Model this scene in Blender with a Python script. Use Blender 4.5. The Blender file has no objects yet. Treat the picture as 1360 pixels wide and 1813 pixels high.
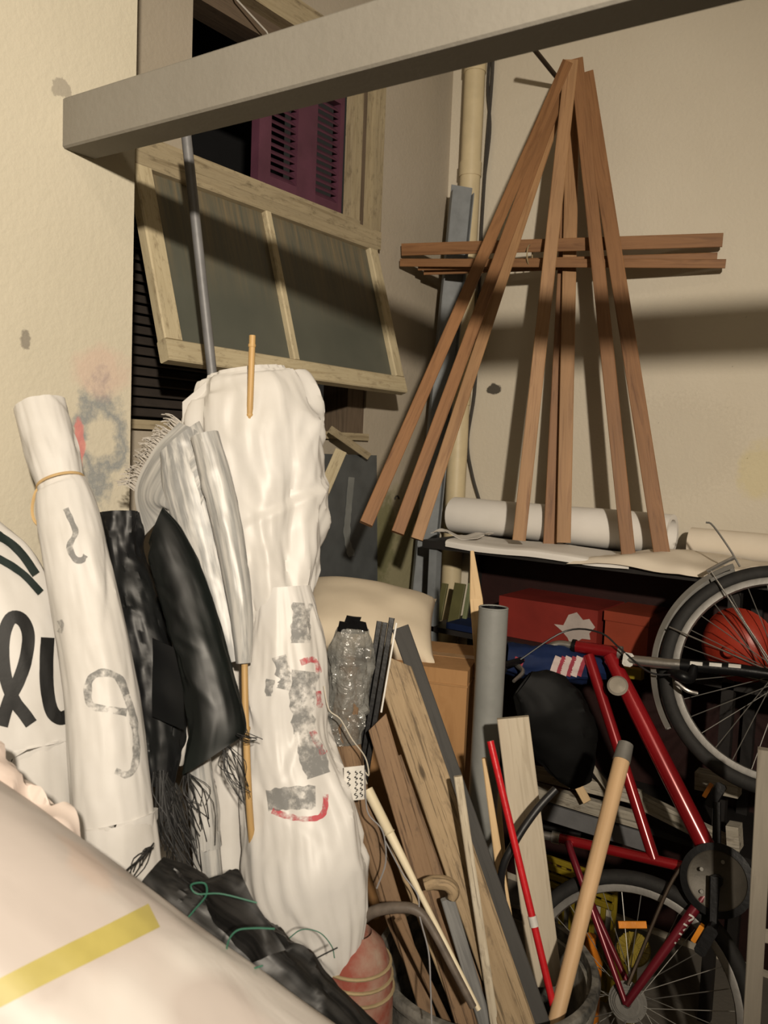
import bpy, math, random
from math import sin, cos, pi, radians
from mathutils import Vector, noise
from mathutils.bvhtree import BVHTree
V = Vector
scn = bpy.context.scene
COL = scn.collection
rng = random.Random(7)

# ---------------------------------------------------------------- camera
FPX, CX, CY = 1450.0, 680.0, 906.5          # focal length and centre in pixels of the 1360 x 1813 frame
YAW, PIT, ROL = radians(36.5), radians(4.4), radians(2.3)
CAM = V((0, 0, 1.77))
FW = V((-sin(YAW)*cos(PIT), cos(YAW)*cos(PIT), -sin(PIT)))
_R0 = V((cos(YAW), sin(YAW), 0)); _U0 = _R0.cross(FW)
RT = _R0*cos(ROL) + _U0*sin(ROL)
UP = -_R0*sin(ROL) + _U0*cos(ROL)
cd = bpy.data.cameras.new('camera'); cam = bpy.data.objects.new('camera', cd); COL.objects.link(cam)
cd.sensor_fit = 'VERTICAL'; cd.sensor_height = 36.0; cd.lens = FPX/1813*36.0; cd.clip_start = 0.02
cd.dof.use_dof = True; cd.dof.focus_distance = 2.2; cd.dof.aperture_fstop = 5.6
from mathutils import Matrix
cam.matrix_world = Matrix(((RT.x, UP.x, -FW.x, CAM.x), (RT.y, UP.y, -FW.y, CAM.y), (RT.z, UP.z, -FW.z, CAM.z), (0, 0, 0, 1)))
scn.camera = cam

# ---------------------------------------------------------------- world, light, exposure
w = bpy.data.worlds.new('world'); scn.world = w; w.use_nodes = True
w.node_tree.nodes['Background'].inputs[0].default_value = (1.0, 0.9, 0.75, 1)
w.node_tree.nodes['Background'].inputs[1].default_value = 0.02
ld = bpy.data.lights.new('room_lamp_light', 'SPOT'); ld.shadow_soft_size = 0.055
ld.spot_size = radians(74); ld.spot_blend = 1.0            # a reflector lamp near the ceiling, turned towards the corner
ld.energy = 690; ld.color = (1.0, 0.88, 0.72)
lamp = bpy.data.objects.new('room_lamp_light', ld); COL.objects.link(lamp)
lamp.location = (1.25, -1.0, 2.66)
lamp.rotation_euler = (V((-1.6, 1.9, 1.98)) - lamp.location).to_track_quat('-Z', 'Y').to_euler()
cl_ = bpy.data.lights.new('shadow_fill_light', 'AREA'); cl_.shape = 'RECTANGLE'; cl_.size, cl_.size_y = 1.2, 0.3  # added fill with no real fixture behind it, lifts the shadows
cl_.energy = 16; cl_.color = (1.0, 0.86, 0.66)
fill_ob = bpy.data.objects.new('shadow_fill_light', cl_); COL.objects.link(fill_ob); fill_ob.location = (0.9, -0.5, 4.1)
vs = scn.view_settings
vs.view_transform = 'Standard'; vs.look = 'None'; vs.gamma = 1.0; vs.exposure = 0.0
vs.use_curve_mapping = False

# ---------------------------------------------------------------- pixel -> place
def ray(x, y): return FW + RT*((x-CX)/FPX) - UP*((y-CY)/FPX)
def P(x, y, d): return CAM + ray(x, y)*d
def onX(x, y, X): r = ray(x, y); return CAM + r*((X-CAM.x)/r.x)
def onY(x, y, Y): r = ray(x, y); return CAM + r*((Y-CAM.y)/r.y)
def onZ(x, y, Z): r = ray(x, y); return CAM + r*((Z-CAM.z)/r.z)
def depth(p): return (p-CAM).dot(FW)
def zm(ox, oy, s, pts): return [(ox+x*s, oy+y*s) for x, y in pts]

# ---------------------------------------------------------------- geometry
class G:
    """a bag of vertices / faces in world coordinates, with a grain coordinate per vertex"""
    def __init__(s): s.v = []; s.f = []; s.g = []
    def add(s, vs, fs, gs=None):
        b = len(s.v); s.v += [V(x) for x in vs]; s.f += [tuple(i+b for i in q) for q in fs]
        s.g += list(gs) if gs else [tuple(x) for x in vs]
        return s
    def __iadd__(s, o): s.add(o.v, o.f, o.g); return s
    def bvh(s): return BVHTree.FromPolygons([tuple(v) for v in s.v], s.f)

def spline(pts, n):
    """Catmull-Rom through tuples of floats"""
    out = []; m = len(pts)
    if m == 2:
        return [tuple(a+(b-a)*i/(n-1) for a, b in zip(*pts)) for i in range(n)]
    for i in range(n):
        t = i/(n-1)*(m-1); k = min(int(t), m-2); u = t-k
        p1, p2 = pts[k], pts[k+1]
        p0 = pts[k-1] if k > 0 else tuple(2*a-b for a, b in zip(p1, p2))
        p3 = pts[k+2] if k+2 < m else tuple(2*a-b for a, b in zip(p2, p1))
        out.append(tuple(0.5*(2*b+(c-a)*u+(2*a-5*b+4*c-d)*u*u+(3*b-a-3*c+d)*u**3) for a, b, c, d in zip(p0, p1, p2, p3)))
    return out

def box(lo, hi, grain=False):
    (a, b, c), (d, e, f) = lo, hi
    q = [(a,b,c),(d,b,c),(d,e,c),(a,e,c),(a,b,f),(d,b,f),(d,e,f),(a,e,f)]
    k = max(range(3), key=lambda i: hi[i]-lo[i]); o = [(k+1) % 3, (k+2) % 3, k]     # grain runs along the longest side
    return G().add(q, [(0,3,2,1),(4,5,6,7),(0,1,5,4),(1,2,6,5),(2,3,7,6),(3,0,4,7)], [tuple(p[i] for i in o) for p in q] if grain else None)

def frame(t, hint):
    t = t.normalized(); u = t.cross(hint)
    if u.length < 1e-5: u = t.cross(V((1, 0, 0)))
    u.normalize(); return t, u, u.cross(t).normalized()

def plank(p0, p1, wd, th, hint=None, wd2=None, bev=0.0016, cut=0.0):
    """a sawn bar with small chamfers; wd across the view, th along hint (towards the viewer by default)"""
    p0, p1 = V(p0), V(p1)
    if hint is None: hint = (p0+p1)/2-CAM
    t, u, n = frame(p1-p0, V(hint)); L = (p1-p0).length
    g = G(); vs = []; gs = []
    for k, (p, ww) in enumerate(((p0, wd), (p1, wd2 if wd2 else wd))):
        a, b = ww/2, th/2; e = min(bev, a*.4, b*.4)
        for x, y in ((-a+e,-b),(a-e,-b),(a,-b+e),(a,b-e),(a-e,b),(-a+e,b),(-a,b-e),(-a,-b+e)):
            sh = cut*x if k == 0 else 0
            vs.append(p+u*x+n*y+t*sh); gs.append((x, y, k*L))
    fs = [tuple(range(7, -1, -1)), tuple(range(8, 16))]
    fs += [(i, (i+1) % 8, 8+(i+1) % 8, 8+i) for i in range(8)]
    return g.add(vs, fs, gs)

def tube(pts, r, n=8, samples=None, cap=True):
    """round sweep through 3-D points; r is one radius or one per point"""
    rr = r if isinstance(r, (list, tuple)) else [r]*len(pts)
    q = [tuple(p)+(a,) for p, a in zip(pts, rr)]
    if samples: q = spline(q, samples)
    vs = []; gs = []; m = len(q); hint = V((0.3, 0.2, 1)); s = 0
    prev = None
    for i in range(m):
        p = V(q[i][:3]); a = V(q[max(0, i-1)][:3]); b = V(q[min(m-1, i+1)][:3])
        t = (b-a).normalized()
        if prev is None:
            u = t.cross(hint)
            if u.length < 1e-3: u = t.cross(V((1, 0, 0)))
        else: u = prev-t*prev.dot(t)
        u.normalize(); prev = u; n2 = t.cross(u)
        if i: s += (p-V(q[i-1][:3])).length
        for k in range(n):
            A = 2*pi*k/n; vs.append(p+(u*cos(A)+n2*sin(A))*q[i][3]); gs.append((cos(A)*q[i][3], sin(A)*q[i][3], s))
    fs = [(i*n+k, i*n+(k+1) % n, (i+1)*n+(k+1) % n, (i+1)*n+k) for i in range(m-1) for k in range(n)]
    if cap: fs += [tuple(range(n-1, -1, -1)), tuple(range((m-1)*n, m*n))]
    return G().add(vs, fs, gs)

def lathe(c, prof, n=32, axis=V((0, 0, 1)), closed=False):
    """prof: (radius, height) pairs turned about axis at c"""
    t, u, w2 = frame(axis, V((0.31, 0.17, 0.9)) if abs(axis.z) < .9 else V((1, 0, 0)))
    vs = [V(c)+t*h+(u*cos(2*pi*k/n)+w2*sin(2*pi*k/n))*r for r, h in prof for k in range(n)]
    m = len(prof)
    fs = [(i*n+k, i*n+(k+1) % n, (i+1)*n+(k+1) % n, (i+1)*n+k) for i in range(m-1) for k in range(n)]
    if closed: fs += [((m-1)*n+k, (m-1)*n+(k+1) % n, (k+1) % n, k) for k in range(n)]
    else: fs += [tuple(range(n-1, -1, -1)), tuple(range((m-1)*n, m*n))]
    return G().add(vs, fs)

def torus(c, axis, R, prof, n=72, a0=0, a1=2*pi):
    """sweep a closed profile of (dr, dz) about an axis; a part ring when a1-a0 < 2 pi. returns G"""
    t, u, w2 = frame(axis, V((0, 0, 1)))
    full = a1-a0 > 2*pi-1e-4; m = n if full else n+1; k = len(prof); vs = []
    for i in range(m):
        A = a0+(a1-a0)*i/n
        e = u*cos(A)+w2*sin(A)
        vs += [V(c)+e*(R+dr)+t*dz for dr, dz in prof]
    fs = []
    for i in range(n):
        j = (i+1) % m
        fs += [(i*k+q, i*k+(q+1) % k, j*k+(q+1) % k, j*k+q) for q in range(k)]
    if not full: fs += [tuple(range(k-1, -1, -1)), tuple(range((m-1)*k, m*k))]
    return G().add(vs, fs)

def circ(r, n=8): return [(r*cos(2*pi*i/n), r*sin(2*pi*i/n)) for i in range(n)]

def roll(spec, flat=0.8, amp=0.05, ks=3.0, rings=60, n=48, seed=0, fine=0.0, floor=False, cap_in=0.01, folds=0, crush=0.0, kc=2.0, shear=(0, 0), pleat=None, creases=0, ch=0.08):
    """a rolled / crumpled bundle. spec rows: px, py, depth, half-width in px"""
    q = []
    for x, y, d, r in spec:
        p = P(x, y, d); q.append((p.x, p.y, p.z, r*d/FPX))
    if floor:
        a, b = V(q[-2][:3]), V(q[-1][:3]); t = (b-a).normalized()
        if t.z > -0.45: t = (t+V((0, 0, -0.9))).normalized()
        e = b+t*((b.z-0.015)/-t.z); q.append((e.x, e.y, max(e.z, q[-1][3]*0.3), q[-1][3]*0.95))
    q = spline(q, rings)
    tot = sum((V(q[i][:3])-V(q[i-1][:3])).length for i in range(1, rings)); rm = sum(x[3] for x in q)/rings
    cr = random.Random(seed*13+5); CR = []
    for _ in range(creases):                    # straight sharp folds scattered over the surface
        CR.append((cr.uniform(0, 2*pi), cr.uniform(0, tot), cr.gauss(pi/2, 0.55), cr.uniform(0.5, 2.0)*rm, cr.uniform(0.10, 0.34)*rm, cr.choice((1, 1, -1))*cr.uniform(0.4, 1.0)*ch))
    vs = []; gs = []; s = 0; O = V((seed*7.3, seed*3.1, seed*1.7))
    for i, row in enumerate(q):
        p = V(row[:3]); r = max(row[3], 0.003)
        t = V(q[min(i+1, rings-1)][:3])-V(q[max(i-1, 0)][:3])
        t, u, nn = frame(t, p-CAM)
        if i: s += (p-V(q[i-1][:3])).length
        for k in range(n):
            A = 2*pi*k/n
            e = V((cos(A)*2.2, sin(A)*2.2, s*ks*2))+O
            d = noise.noise(e)*1.0 + (0.5-abs(noise.noise(e*2.1+V((5, 1, 2)))))*0.9 + 0.4*noise.noise(V((cos(A)*5, sin(A)*5, s*ks*1.2))+O)
            if fine: d += fine*(0.4-abs(noise.noise(V((cos(A)*6, sin(A)*6, s*ks*7))+O)))*1.6
            if folds: d += folds*0.5*sin(A*3+2.2*noise.noise(V((s*2.5, seed, 0)))*2)
            if crush:                          # sharp creases between slack hollows
                e2 = V((cos(A)*kc, sin(A)*kc, s*ks*kc*0.55))+O+V((noise.noise(e*1.3), noise.noise(e*1.3+V((9, 0, 0))), noise.noise(e*1.3+V((0, 9, 0)))))*0.35
                d += crush*(noise.voronoi(e2)[0][0]-0.45)
            for A0, s0, ph, cl, cw, hh in CR:
                dx = ((A-A0+pi) % (2*pi)-pi)*rm; dy = s-s0
                uu = dx*cos(ph)+dy*sin(ph); vv = -dx*sin(ph)+dy*cos(ph)
                if abs(uu) < cl:
                    k_ = 1-vv/cw if vv > 0 else 1+vv/(cw*2.6)
                    if k_ > 0: d += hh*k_*(1-(uu/cl)**2)/(2*amp)
            if pleat:                          # gathered pleats, strongest round pleat[2] of the length
                wg = math.exp(-((i/rings-pleat[2])/pleat[3])**2)
                d += pleat[0]*wg*(abs(sin(A*pleat[1]*0.5+1.6*noise.noise(V((s*4, seed, A*0.3)))+seed))-0.6)
            rr = r*(1+amp*d*2)
            fr_0, fr_1 = max(0, 1-i/(rings*0.25)), max(0, 1-(rings-1-i)/(rings*0.25))
            vs.append(p+u*(cos(A)*rr)+nn*(sin(A)*rr*flat)-t*(cos(A)*rr*(shear[0]*fr_0+shear[1]*fr_1))); gs.append((cos(A)*r, sin(A)*r, s))
    fs = [(i*n+k, i*n+(k+1) % n, (i+1)*n+(k+1) % n, (i+1)*n+k) for i in range(rings-1) for k in range(n)]
    g = G().add(vs, fs, gs)
    for end in (0, rings-1):
        c = V(q[end][:3]); t = (V(q[1][:3])-c if end == 0 else V(q[-2][:3])-c).normalized()
        rim = vs[end*n:(end+1)*n]; g0 = gs[end*n:(end+1)*n]
        l1 = [c+(x-c)*0.86 for x in rim]; l2 = [c+(x-c)*0.82+t*cap_in for x in rim]
        sub = [*rim, *l1, *l2, c+t*cap_in]; m = 3*n
        F = []
        for b in (0, n): F += [(b+k, b+n+k, b+n+(k+1) % n, b+(k+1) % n) for k in range(n)]
        F += [(2*n+k, m, 2*n+(k+1) % n) for k in range(n)]
        g.add(sub, F if end == 0 else [tuple(reversed(x)) for x in F], g0*3+[g0[0]])
    return g

def sheet(grid, nu, nv, th=0.002, amp=0.0, sc=6.0, seed=0, ridge=0.0):
    """a cloth or paper patch through a grid of 3-D points, given real thickness"""
    rows = [spline([tuple(p) for p in r], nv) for r in grid]
    cols = [spline([rows[i][j] for i in range(len(rows))], nu) for j in range(nv)]
    pt = [[V(cols[j][i]) for j in range(nv)] for i in range(nu)]
    O = V((seed*3.3, seed*1.9, seed*5.1)); nr = [[None]*nv for _ in range(nu)]
    for i in range(nu):
        for j in range(nv):
            a = pt[min(i+1, nu-1)][j]-pt[max(i-1, 0)][j]; b = pt[i][min(j+1, nv-1)]-pt[i][max(j-1, 0)]
            m = a.cross(b); m = m.normalized() if m.length > 1e-12 else -FW
            if m.dot(FW) > 0: m = -m
            nr[i][j] = m
    top = []; gs = []
    for i in range(nu):
        for j in range(nv):
            p = pt[i][j]; e = p*sc+O
            d = amp*noise.noise(e) + ridge*(0.5-abs(noise.noise(e*1.7+V((4, 4, 4)))))
            top.append(p+nr[i][j]*d); gs.append((j/nv*(pt[i][0]-pt[i][-1]).length, 0, i/nu*(pt[0][j]-pt[-1][j]).length))
    bot = [p-nr[k//nv][k % nv]*th for k, p in enumerate(top)]
    N = nu*nv; fs = []
    for i in range(nu-1):
        for j in range(nv-1):
            a = i*nv+j; q = (a, a+1, a+nv+1, a+nv); fs += [q, tuple(N+x for x in reversed(q))]
    edge = [j for j in range(nv)]+[i*nv+nv-1 for i in range(1, nu)]+[(nu-1)*nv+j for j in range(nv-2, -1, -1)]+[i*nv for i in range(nu-2, 0, -1)]
    fs += [(edge[k], edge[k-1], N+edge[k-1], N+edge[k]) for k in range(len(edge))]
    return G().add(top+bot, fs, gs+gs)

def ribbon(target, path, wpx, n=40, lift=0.0014, across=4, wob=0.0):
    """paint or print lying on a surface: a thin skin that follows the target, stroke given by its outline path"""
    bv = target.bvh() if isinstance(target, G) else target
    q = spline([tuple(p) for p in path], n); vs = []; ok = []
    for i in range(n):
        a, b = q[max(0, i-1)], q[min(n-1, i+1)]; dx, dy = b[0]-a[0], b[1]-a[1]; L = math.hypot(dx, dy) or 1
        ww = wpx*(1+wob*noise.noise(V((i*0.4, path[0][0], path[0][1]))))
        for k in range(across+1):
            o = (k/across-0.5)*ww
            r = ray(q[i][0]-dy/L*o, q[i][1]+dx/L*o).normalized()
            hit = bv.ray_cast(CAM, r)
            if hit[0] is None: vs.append(CAM+r); ok.append(False)
            else:
                nn = hit[1] if hit[1].dot(r) < 0 else -hit[1]
                vs.append(hit[0]+nn*lift-r*0.0006); ok.append(True)
    m = across+1; fs = []
    for i in range(n-1):
        for k in range(across):
            f = (i*m+k, i*m+k+1, (i+1)*m+k+1, (i+1)*m+k)
            if all(ok[x] for x in f):
                ds = [(vs[x]-CAM).length for x in f]
                if max(ds)-min(ds) < 0.05: fs.append(f)
    used = sorted({x for f in fs for x in f}); mp = {x: i for i, x in enumerate(used)}
    return G().add([vs[x] for x in used], [tuple(mp[x] for x in f) for f in fs])

# ---------------------------------------------------------------- materials
MATS = {}
def node_mat(name):
    m = bpy.data.materials.new(name); m.use_nodes = True; MATS[name] = m
    nt = m.node_tree; return m, nt, nt.nodes['Principled BSDF']
def N(nt, typ, **kw):
    n = nt.nodes.new(typ)
    for k, v in kw.items():
        if k[0] == '_': setattr(n, k[1:], v)
        else: n.inputs[k].default_value = v
    return n
def coord(nt, scale=(1, 1, 1), rnd=True):
    a = N(nt, 'ShaderNodeAttribute', _attribute_name='gc')
    mp = N(nt, 'ShaderNodeMapping'); mp.inputs['Scale'].default_value = scale
    nt.links.new(a.outputs['Vector'], mp.inputs['Vector'])
    if rnd:
        oi = N(nt, 'ShaderNodeObjectInfo'); mu = N(nt, 'ShaderNodeMath', _operation='MULTIPLY'); mu.inputs[1].default_value = 37.0
        nt.links.new(oi.outputs['Random'], mu.inputs[0]); cb = N(nt, 'ShaderNodeCombineXYZ')
        nt.links.new(mu.outputs[0], cb.inputs[0]); nt.links.new(mu.outputs[0], cb.inputs[2])
        nt.links.new(cb.outputs[0], mp.inputs['Location'])
    return mp.outputs['Vector']
def ramp(nt, fac, stops):
    r = N(nt, 'ShaderNodeValToRGB'); e = r.color_ramp.elements
    while len(e) < len(stops): e.new(0.5)
    for el, (p, c) in zip(e, stops): el.position = p; el.color = (*c, 1) if len(c) == 3 else c
    nt.links.new(fac, r.inputs['Fac']); return r.outputs['Color']
def mixc(nt, fac, a, b):
    m = N(nt, 'ShaderNodeMix', _data_type='RGBA')
    for s, v in ((m.inputs[0], fac), (m.inputs[6], a), (m.inputs[7], b)):
        if isinstance(v, (int, float)): s.default_value = v
        elif isinstance(v, tuple): s.default_value = (*v, 1)
        else: nt.links.new(v, s)
    return m.outputs[2]
def noise_out(nt, vec, scale, detail=4, rough=0.55, dist=0.0):
    n = N(nt, 'ShaderNodeTexNoise', Scale=scale, Detail=detail, Roughness=rough, Distortion=dist)
    nt.links.new(vec, n.inputs['Vector']); return n.outputs['Fac']
def bump(nt, bs, h, strength, dist=0.01):
    b = N(nt, 'ShaderNodeBump', Strength=strength, Distance=dist)
    nt.links.new(h, b.inputs['Height']); nt.links.new(b.outputs['Normal'], bs.inputs['Normal'])

def m_plain(name, col, rough=0.6, metal=0.0, var=0.25, scale=14, col2=None, bmp=0.15, spec=0.4, stretch=(1, 1, 1)):
    m, nt, bs = node_mat(name); v = coord(nt, stretch)
    f = noise_out(nt, v, scale, 5)
    c2 = col2 or tuple(c*(1-var) for c in col)
    nt.links.new(ramp(nt, f, [(0.35, col), (0.7, c2)]), bs.inputs['Base Color'])
    bs.inputs['Roughness'].default_value = rough; bs.inputs['Metallic'].default_value = metal
    bs.inputs['Specular IOR Level'].default_value = spec
    if bmp: bump(nt, bs, noise_out(nt, v, scale*4, 3), bmp, 0.004)
    return m
def m_wood(name, a, b, c, rough=0.6, grain=1.0, dirt=None, bmp=0.3, knots=False):
    m, nt, bs = node_mat(name)
    v = coord(nt, (34*grain, 34*grain, 2.2))
    f = noise_out(nt, v, 1.6, 6, 0.6, 0.8)
    col = ramp(nt, f, [(0.28, a), (0.5, b), (0.72, c)])
    v2 = coord(nt, (5, 5, 1.4)); f2 = noise_out(nt, v2, 1.5, 3)
    col = mixc(nt, ramp(nt, f2, [(0.4, (0, 0, 0)), (0.75, (0.55,)*3)]), col, tuple(x*0.55 for x in b))
    if knots:
        fl = noise_out(nt, coord(nt, (120*grain, 120*grain, 3.5)), 1.4, 4, 0.7)
        col = mixc(nt, ramp(nt, fl, [(0.56, (0, 0, 0)), (0.62, (0.75,)*3)]), col, tuple(x*0.35 for x in c))
        vo = N(nt, 'ShaderNodeTexVoronoi', Scale=1.0); nt.links.new(coord(nt, (22, 22, 7)), vo.inputs['Vector'])
        col = mixc(nt, ramp(nt, vo.outputs['Distance'], [(0.10, (0.9,)*3), (0.17, (0, 0, 0))]), col, tuple(x*0.3 for x in c))
    if dirt:
        v3 = coord(nt, (26, 26, 9)); f3 = noise_out(nt, v3, 2.0, 8, 0.75)
        col = mixc(nt, ramp(nt, f3, [(0.53, (0, 0, 0)), (0.72, (0.8,)*3)]), col, dirt)
    nt.links.new(col, bs.inputs['Base Color'])
    bs.inputs['Roughness'].default_value = rough; bs.inputs['Specular IOR Level'].default_value = 0.3
    bump(nt, bs, f, bmp, 0.002); return m
def m_cloth(name, col, col2, rough=0.5, weave=900, wb=0.25, scale=5, crease=0.5, metal=0.0, spec=0.35, streak=None):
    m, nt, bs = node_mat(name); v = coord(nt)
    c = ramp(nt, noise_out(nt, v, scale, 5, 0.6), [(0.35, col), (0.68, col2)])
    if streak:
        vs_ = coord(nt, (60, 60, 3)); c = mixc(nt, ramp(nt, noise_out(nt, vs_, 1.5, 4), [(0.42, (0, 0, 0)), (0.6, (1, 1, 1))]), c, streak)
    nt.links.new(c, bs.inputs['Base Color'])
    bs.inputs['Roughness'].default_value = rough; bs.inputs['Metallic'].default_value = metal
    bs.inputs['Specular IOR Level'].default_value = spec
    n1 = N(nt, 'ShaderNodeTexNoise', Scale=14, Detail=4, Roughness=0.5, Distortion=0.6); n1.noise_type = 'RIDGED_MULTIFRACTAL' if hasattr(n1, 'noise_type') else 0
    nt.links.new(v, n1.inputs['Vector'])
    f2 = noise_out(nt, v, weave*0.35, 2)
    ad = N(nt, 'ShaderNodeMath', _operation='MULTIPLY_ADD'); ad.inputs[1].default_value = wb*0.06
    nt.links.new(f2, ad.inputs[0]); nt.links.new(n1.outputs['Fac'], ad.inputs[2])
    bump(nt, bs, ad.outputs[0], crease*0.35, 0.004); return m
def m_wall(name, col, col2, stains=(), bmp=0.25, specks=0.25):
    m, nt, bs = node_mat(name); v = coord(nt, rnd=False)
    c = ramp(nt, noise_out(nt, v, 1.3, 6, 0.6), [(0.3, col), (0.75, col2)])
    sp = noise_out(nt, v, 55, 2); area = noise_out(nt, v, 1.1, 2)
    mu = N(nt, 'ShaderNodeMath', _operation='MULTIPLY'); nt.links.new(ramp(nt, sp, [(0.74, (0, 0, 0)), (0.78, (1, 1, 1))]), mu.inputs[0])
    nt.links.new(ramp(nt, area, [(0.5, (0, 0, 0)), (0.6, (specks,)*3)]), mu.inputs[1])
    c = mixc(nt, mu.outputs[0], c, (0.12, 0.1, 0.07))
    for ctr, rad, sc, edge, scol, amt in stains:
        sb = N(nt, 'ShaderNodeVectorMath', _operation='SUBTRACT'); sb.inputs[1].default_value = ctr; nt.links.new(v, sb.inputs[0])
        dv = N(nt, 'ShaderNodeVectorMath', _operation='DIVIDE'); dv.inputs[1].default_value = rad; nt.links.new(sb.outputs[0], dv.inputs[0])
        ln = N(nt, 'ShaderNodeVectorMath', _operation='LENGTH'); nt.links.new(dv.outputs[0], ln.inputs[0])
        nz = noise_out(nt, v, sc, 5, 0.65)
        ma = N(nt, 'ShaderNodeMath', _operation='MULTIPLY_ADD'); ma.inputs[1].default_value = 2.2
        nt.links.new(nz, ma.inputs[0]); nt.links.new(ln.outputs['Value'], ma.inputs[2])
        stops = [(0.5, (amt,)*3), (0.5+edge, (0, 0, 0))] if edge > 0 else [(0.36, (0, 0, 0)), (0.46, (amt,)*3), (0.56, (0, 0, 0))]
        hf = N(nt, 'ShaderNodeMath', _operation='MULTIPLY'); hf.inputs[1].default_value = 0.25; nt.links.new(ma.outputs[0], hf.inputs[0])
        c = mixc(nt, ramp(nt, hf.outputs[0], stops), c, scol)
    nt.links.new(c, bs.inputs['Base Color']); bs.inputs['Roughness'].default_value = 0.85; bs.inputs['Specular IOR Level'].default_value = 0.2
    h = N(nt, 'ShaderNodeMath', _operation='ADD'); nt.links.new(noise_out(nt, v, 9, 5), h.inputs[0]); nt.links.new(noise_out(nt, v, 70, 3), h.inputs[1])
    bump(nt, bs, h.outputs[0], bmp, 0.006); return m
def m_clear(name, col, alpha, rough=0.15, var=0.5):
    m, nt, bs = node_mat(name); v = coord(nt)
    f = noise_out(nt, v, 22, 4, 0.6, 1.0)
    nt.links.new(ramp(nt, f, [(0.35, col), (0.7, tuple(min(1, x*(1+var)) for x in col))]), bs.inputs['Base Color'])
    nt.links.new(ramp(nt, f, [(0.3, (alpha*0.6,)*3), (0.7, (min(1, alpha*1.4),)*3)]), bs.inputs['Alpha'])
    bs.inputs['Roughness'].default_value = rough; bs.inputs['Specular IOR Level'].default_value = 0.6
    bump(nt, bs, noise_out(nt, v, 45, 3, 0.6, 1.5), 0.9, 0.006); return m

WX, BY, LX = -1.95, 3.0, -1.62            # window wall, back wall, near left wall

# ---------------------------------------------------------------- objects
def mk_obj(name, g, mat, off, parent=None, smooth=0.7, kind=None, label=None):
    me = bpy.data.meshes.new(name)
    me.from_pydata([tuple(p-off) for p in g.v], [], g.f); me.validate()
    at = me.attributes.new('gc', 'FLOAT_VECTOR', 'POINT')
    at.data.foreach_set('vector', [c for q in g.g for c in q])
    me.materials.append(MATS[mat]); me.update()
    if smooth:
        me.shade_smooth(); me.set_sharp_from_angle(angle=smooth)
    o = bpy.data.objects.new(name, me); COL.objects.link(o)
    if parent: o.parent = parent
    if kind: o['kind'] = kind
    if label: o['label'] = label
    return o

def base_of(gs):
    vs = [v for g in gs for v in g.v]
    lo = [min(v[i] for v in vs) for i in range(3)]; hi = [max(v[i] for v in vs) for i in range(3)]
    return V(((lo[0]+hi[0])/2, (lo[1]+hi[1])/2, lo[2]))

def make(name, label, cat, parts, mat=None, group=None, kind=None, smooth=0.7):
    """parts: one G (a thing that is one mesh) or a list of (name, G, material[, sub-parts[, extras]])"""
    if isinstance(parts, G):
        off = V((0, 0, 0)) if kind == 'structure' else base_of([parts])
        o = mk_obj(name, parts, mat, off, None, smooth)
        o.location = off
    else:
        off = V((0, 0, 0)) if kind == 'structure' else base_of([p[1] for p in parts])
        o = bpy.data.objects.new(name, None); COL.objects.link(o); o.location = off
        o.empty_display_size = 0.1
        for p in parts:
            ex = p[4] if len(p) > 4 else {}
            c = mk_obj(p[0], p[1], p[2], off, o, **{'smooth': smooth, **ex})
            for s in (p[3] if len(p) > 3 and p[3] else []):
                mk_obj(s[0], s[1], s[2], off, c, **{'smooth': smooth, **(s[3] if len(s) > 3 else {})})
    o['label'] = label
    if kind: o['kind'] = kind
    else: o['category'] = cat
    if kind == 'stuff': o['category'] = cat
    if group: o['group'] = group
    return o

# ================================================================ THE PLACE
def at(p, r): return (tuple(p), r)
S = lambda p, r, sc, e, c, a=0.8: (tuple(p), r, sc, e, c, a)
m_wall('back_wall_paint', (0.60, 0.55, 0.455), (0.545, 0.49, 0.395), [
    S(onY(874, 690, BY), (0.035, 1, 0.022), 14, 0.05, (0.03, 0.025, 0.02), 0.9),
    S(onY(1345, 830, BY), (0.06, 1, 0.09), 9, 0.12, (0.6, 0.5, 0.12), 0.25),
    S(onY(1190, 790, BY), (0.22, 1, 0.16), 90, 0.10, (0.3, 0.26, 0.19), 0.12)], specks=0.5)
m_wall('near_wall_paint', (0.55, 0.505, 0.405), (0.50, 0.46, 0.36), [
    S(onX(178, 770, LX), (1, 0.062, 0.125), 14, 0, (0.2, 0.22, 0.235), 0.85),
    S(onX(140, 790, LX), (1, 0.012, 0.05), 14, 0.08, (0.62, 0.2, 0.18), 0.75),
    S(onX(180, 655, LX), (1, 0.05, 0.05), 9, 0.16, (0.58, 0.36, 0.31), 0.35),
    S(onX(45, 600, LX), (1, 0.010, 0.018), 40, 0.08, (0.2, 0.18, 0.15), 0.8),
    S(onX(108, 157, LX), (1, 0.022, 0.02), 30, 0.05, (0.3, 0.27, 0.22), 0.8)])
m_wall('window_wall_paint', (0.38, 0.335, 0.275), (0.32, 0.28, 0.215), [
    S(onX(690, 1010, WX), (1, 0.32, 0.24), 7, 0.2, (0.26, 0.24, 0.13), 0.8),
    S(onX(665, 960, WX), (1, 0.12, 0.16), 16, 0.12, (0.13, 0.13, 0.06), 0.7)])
m_wall('concrete_floor', (0.22, 0.2, 0.17), (0.14, 0.125, 0.105))
m_wall('ceiling_paint', (0.6, 0.56, 0.47), (0.55, 0.5, 0.42))
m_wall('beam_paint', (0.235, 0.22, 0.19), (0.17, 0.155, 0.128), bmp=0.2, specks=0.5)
m_plain('night', (0.006, 0.006, 0.007), 0.9)

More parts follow.
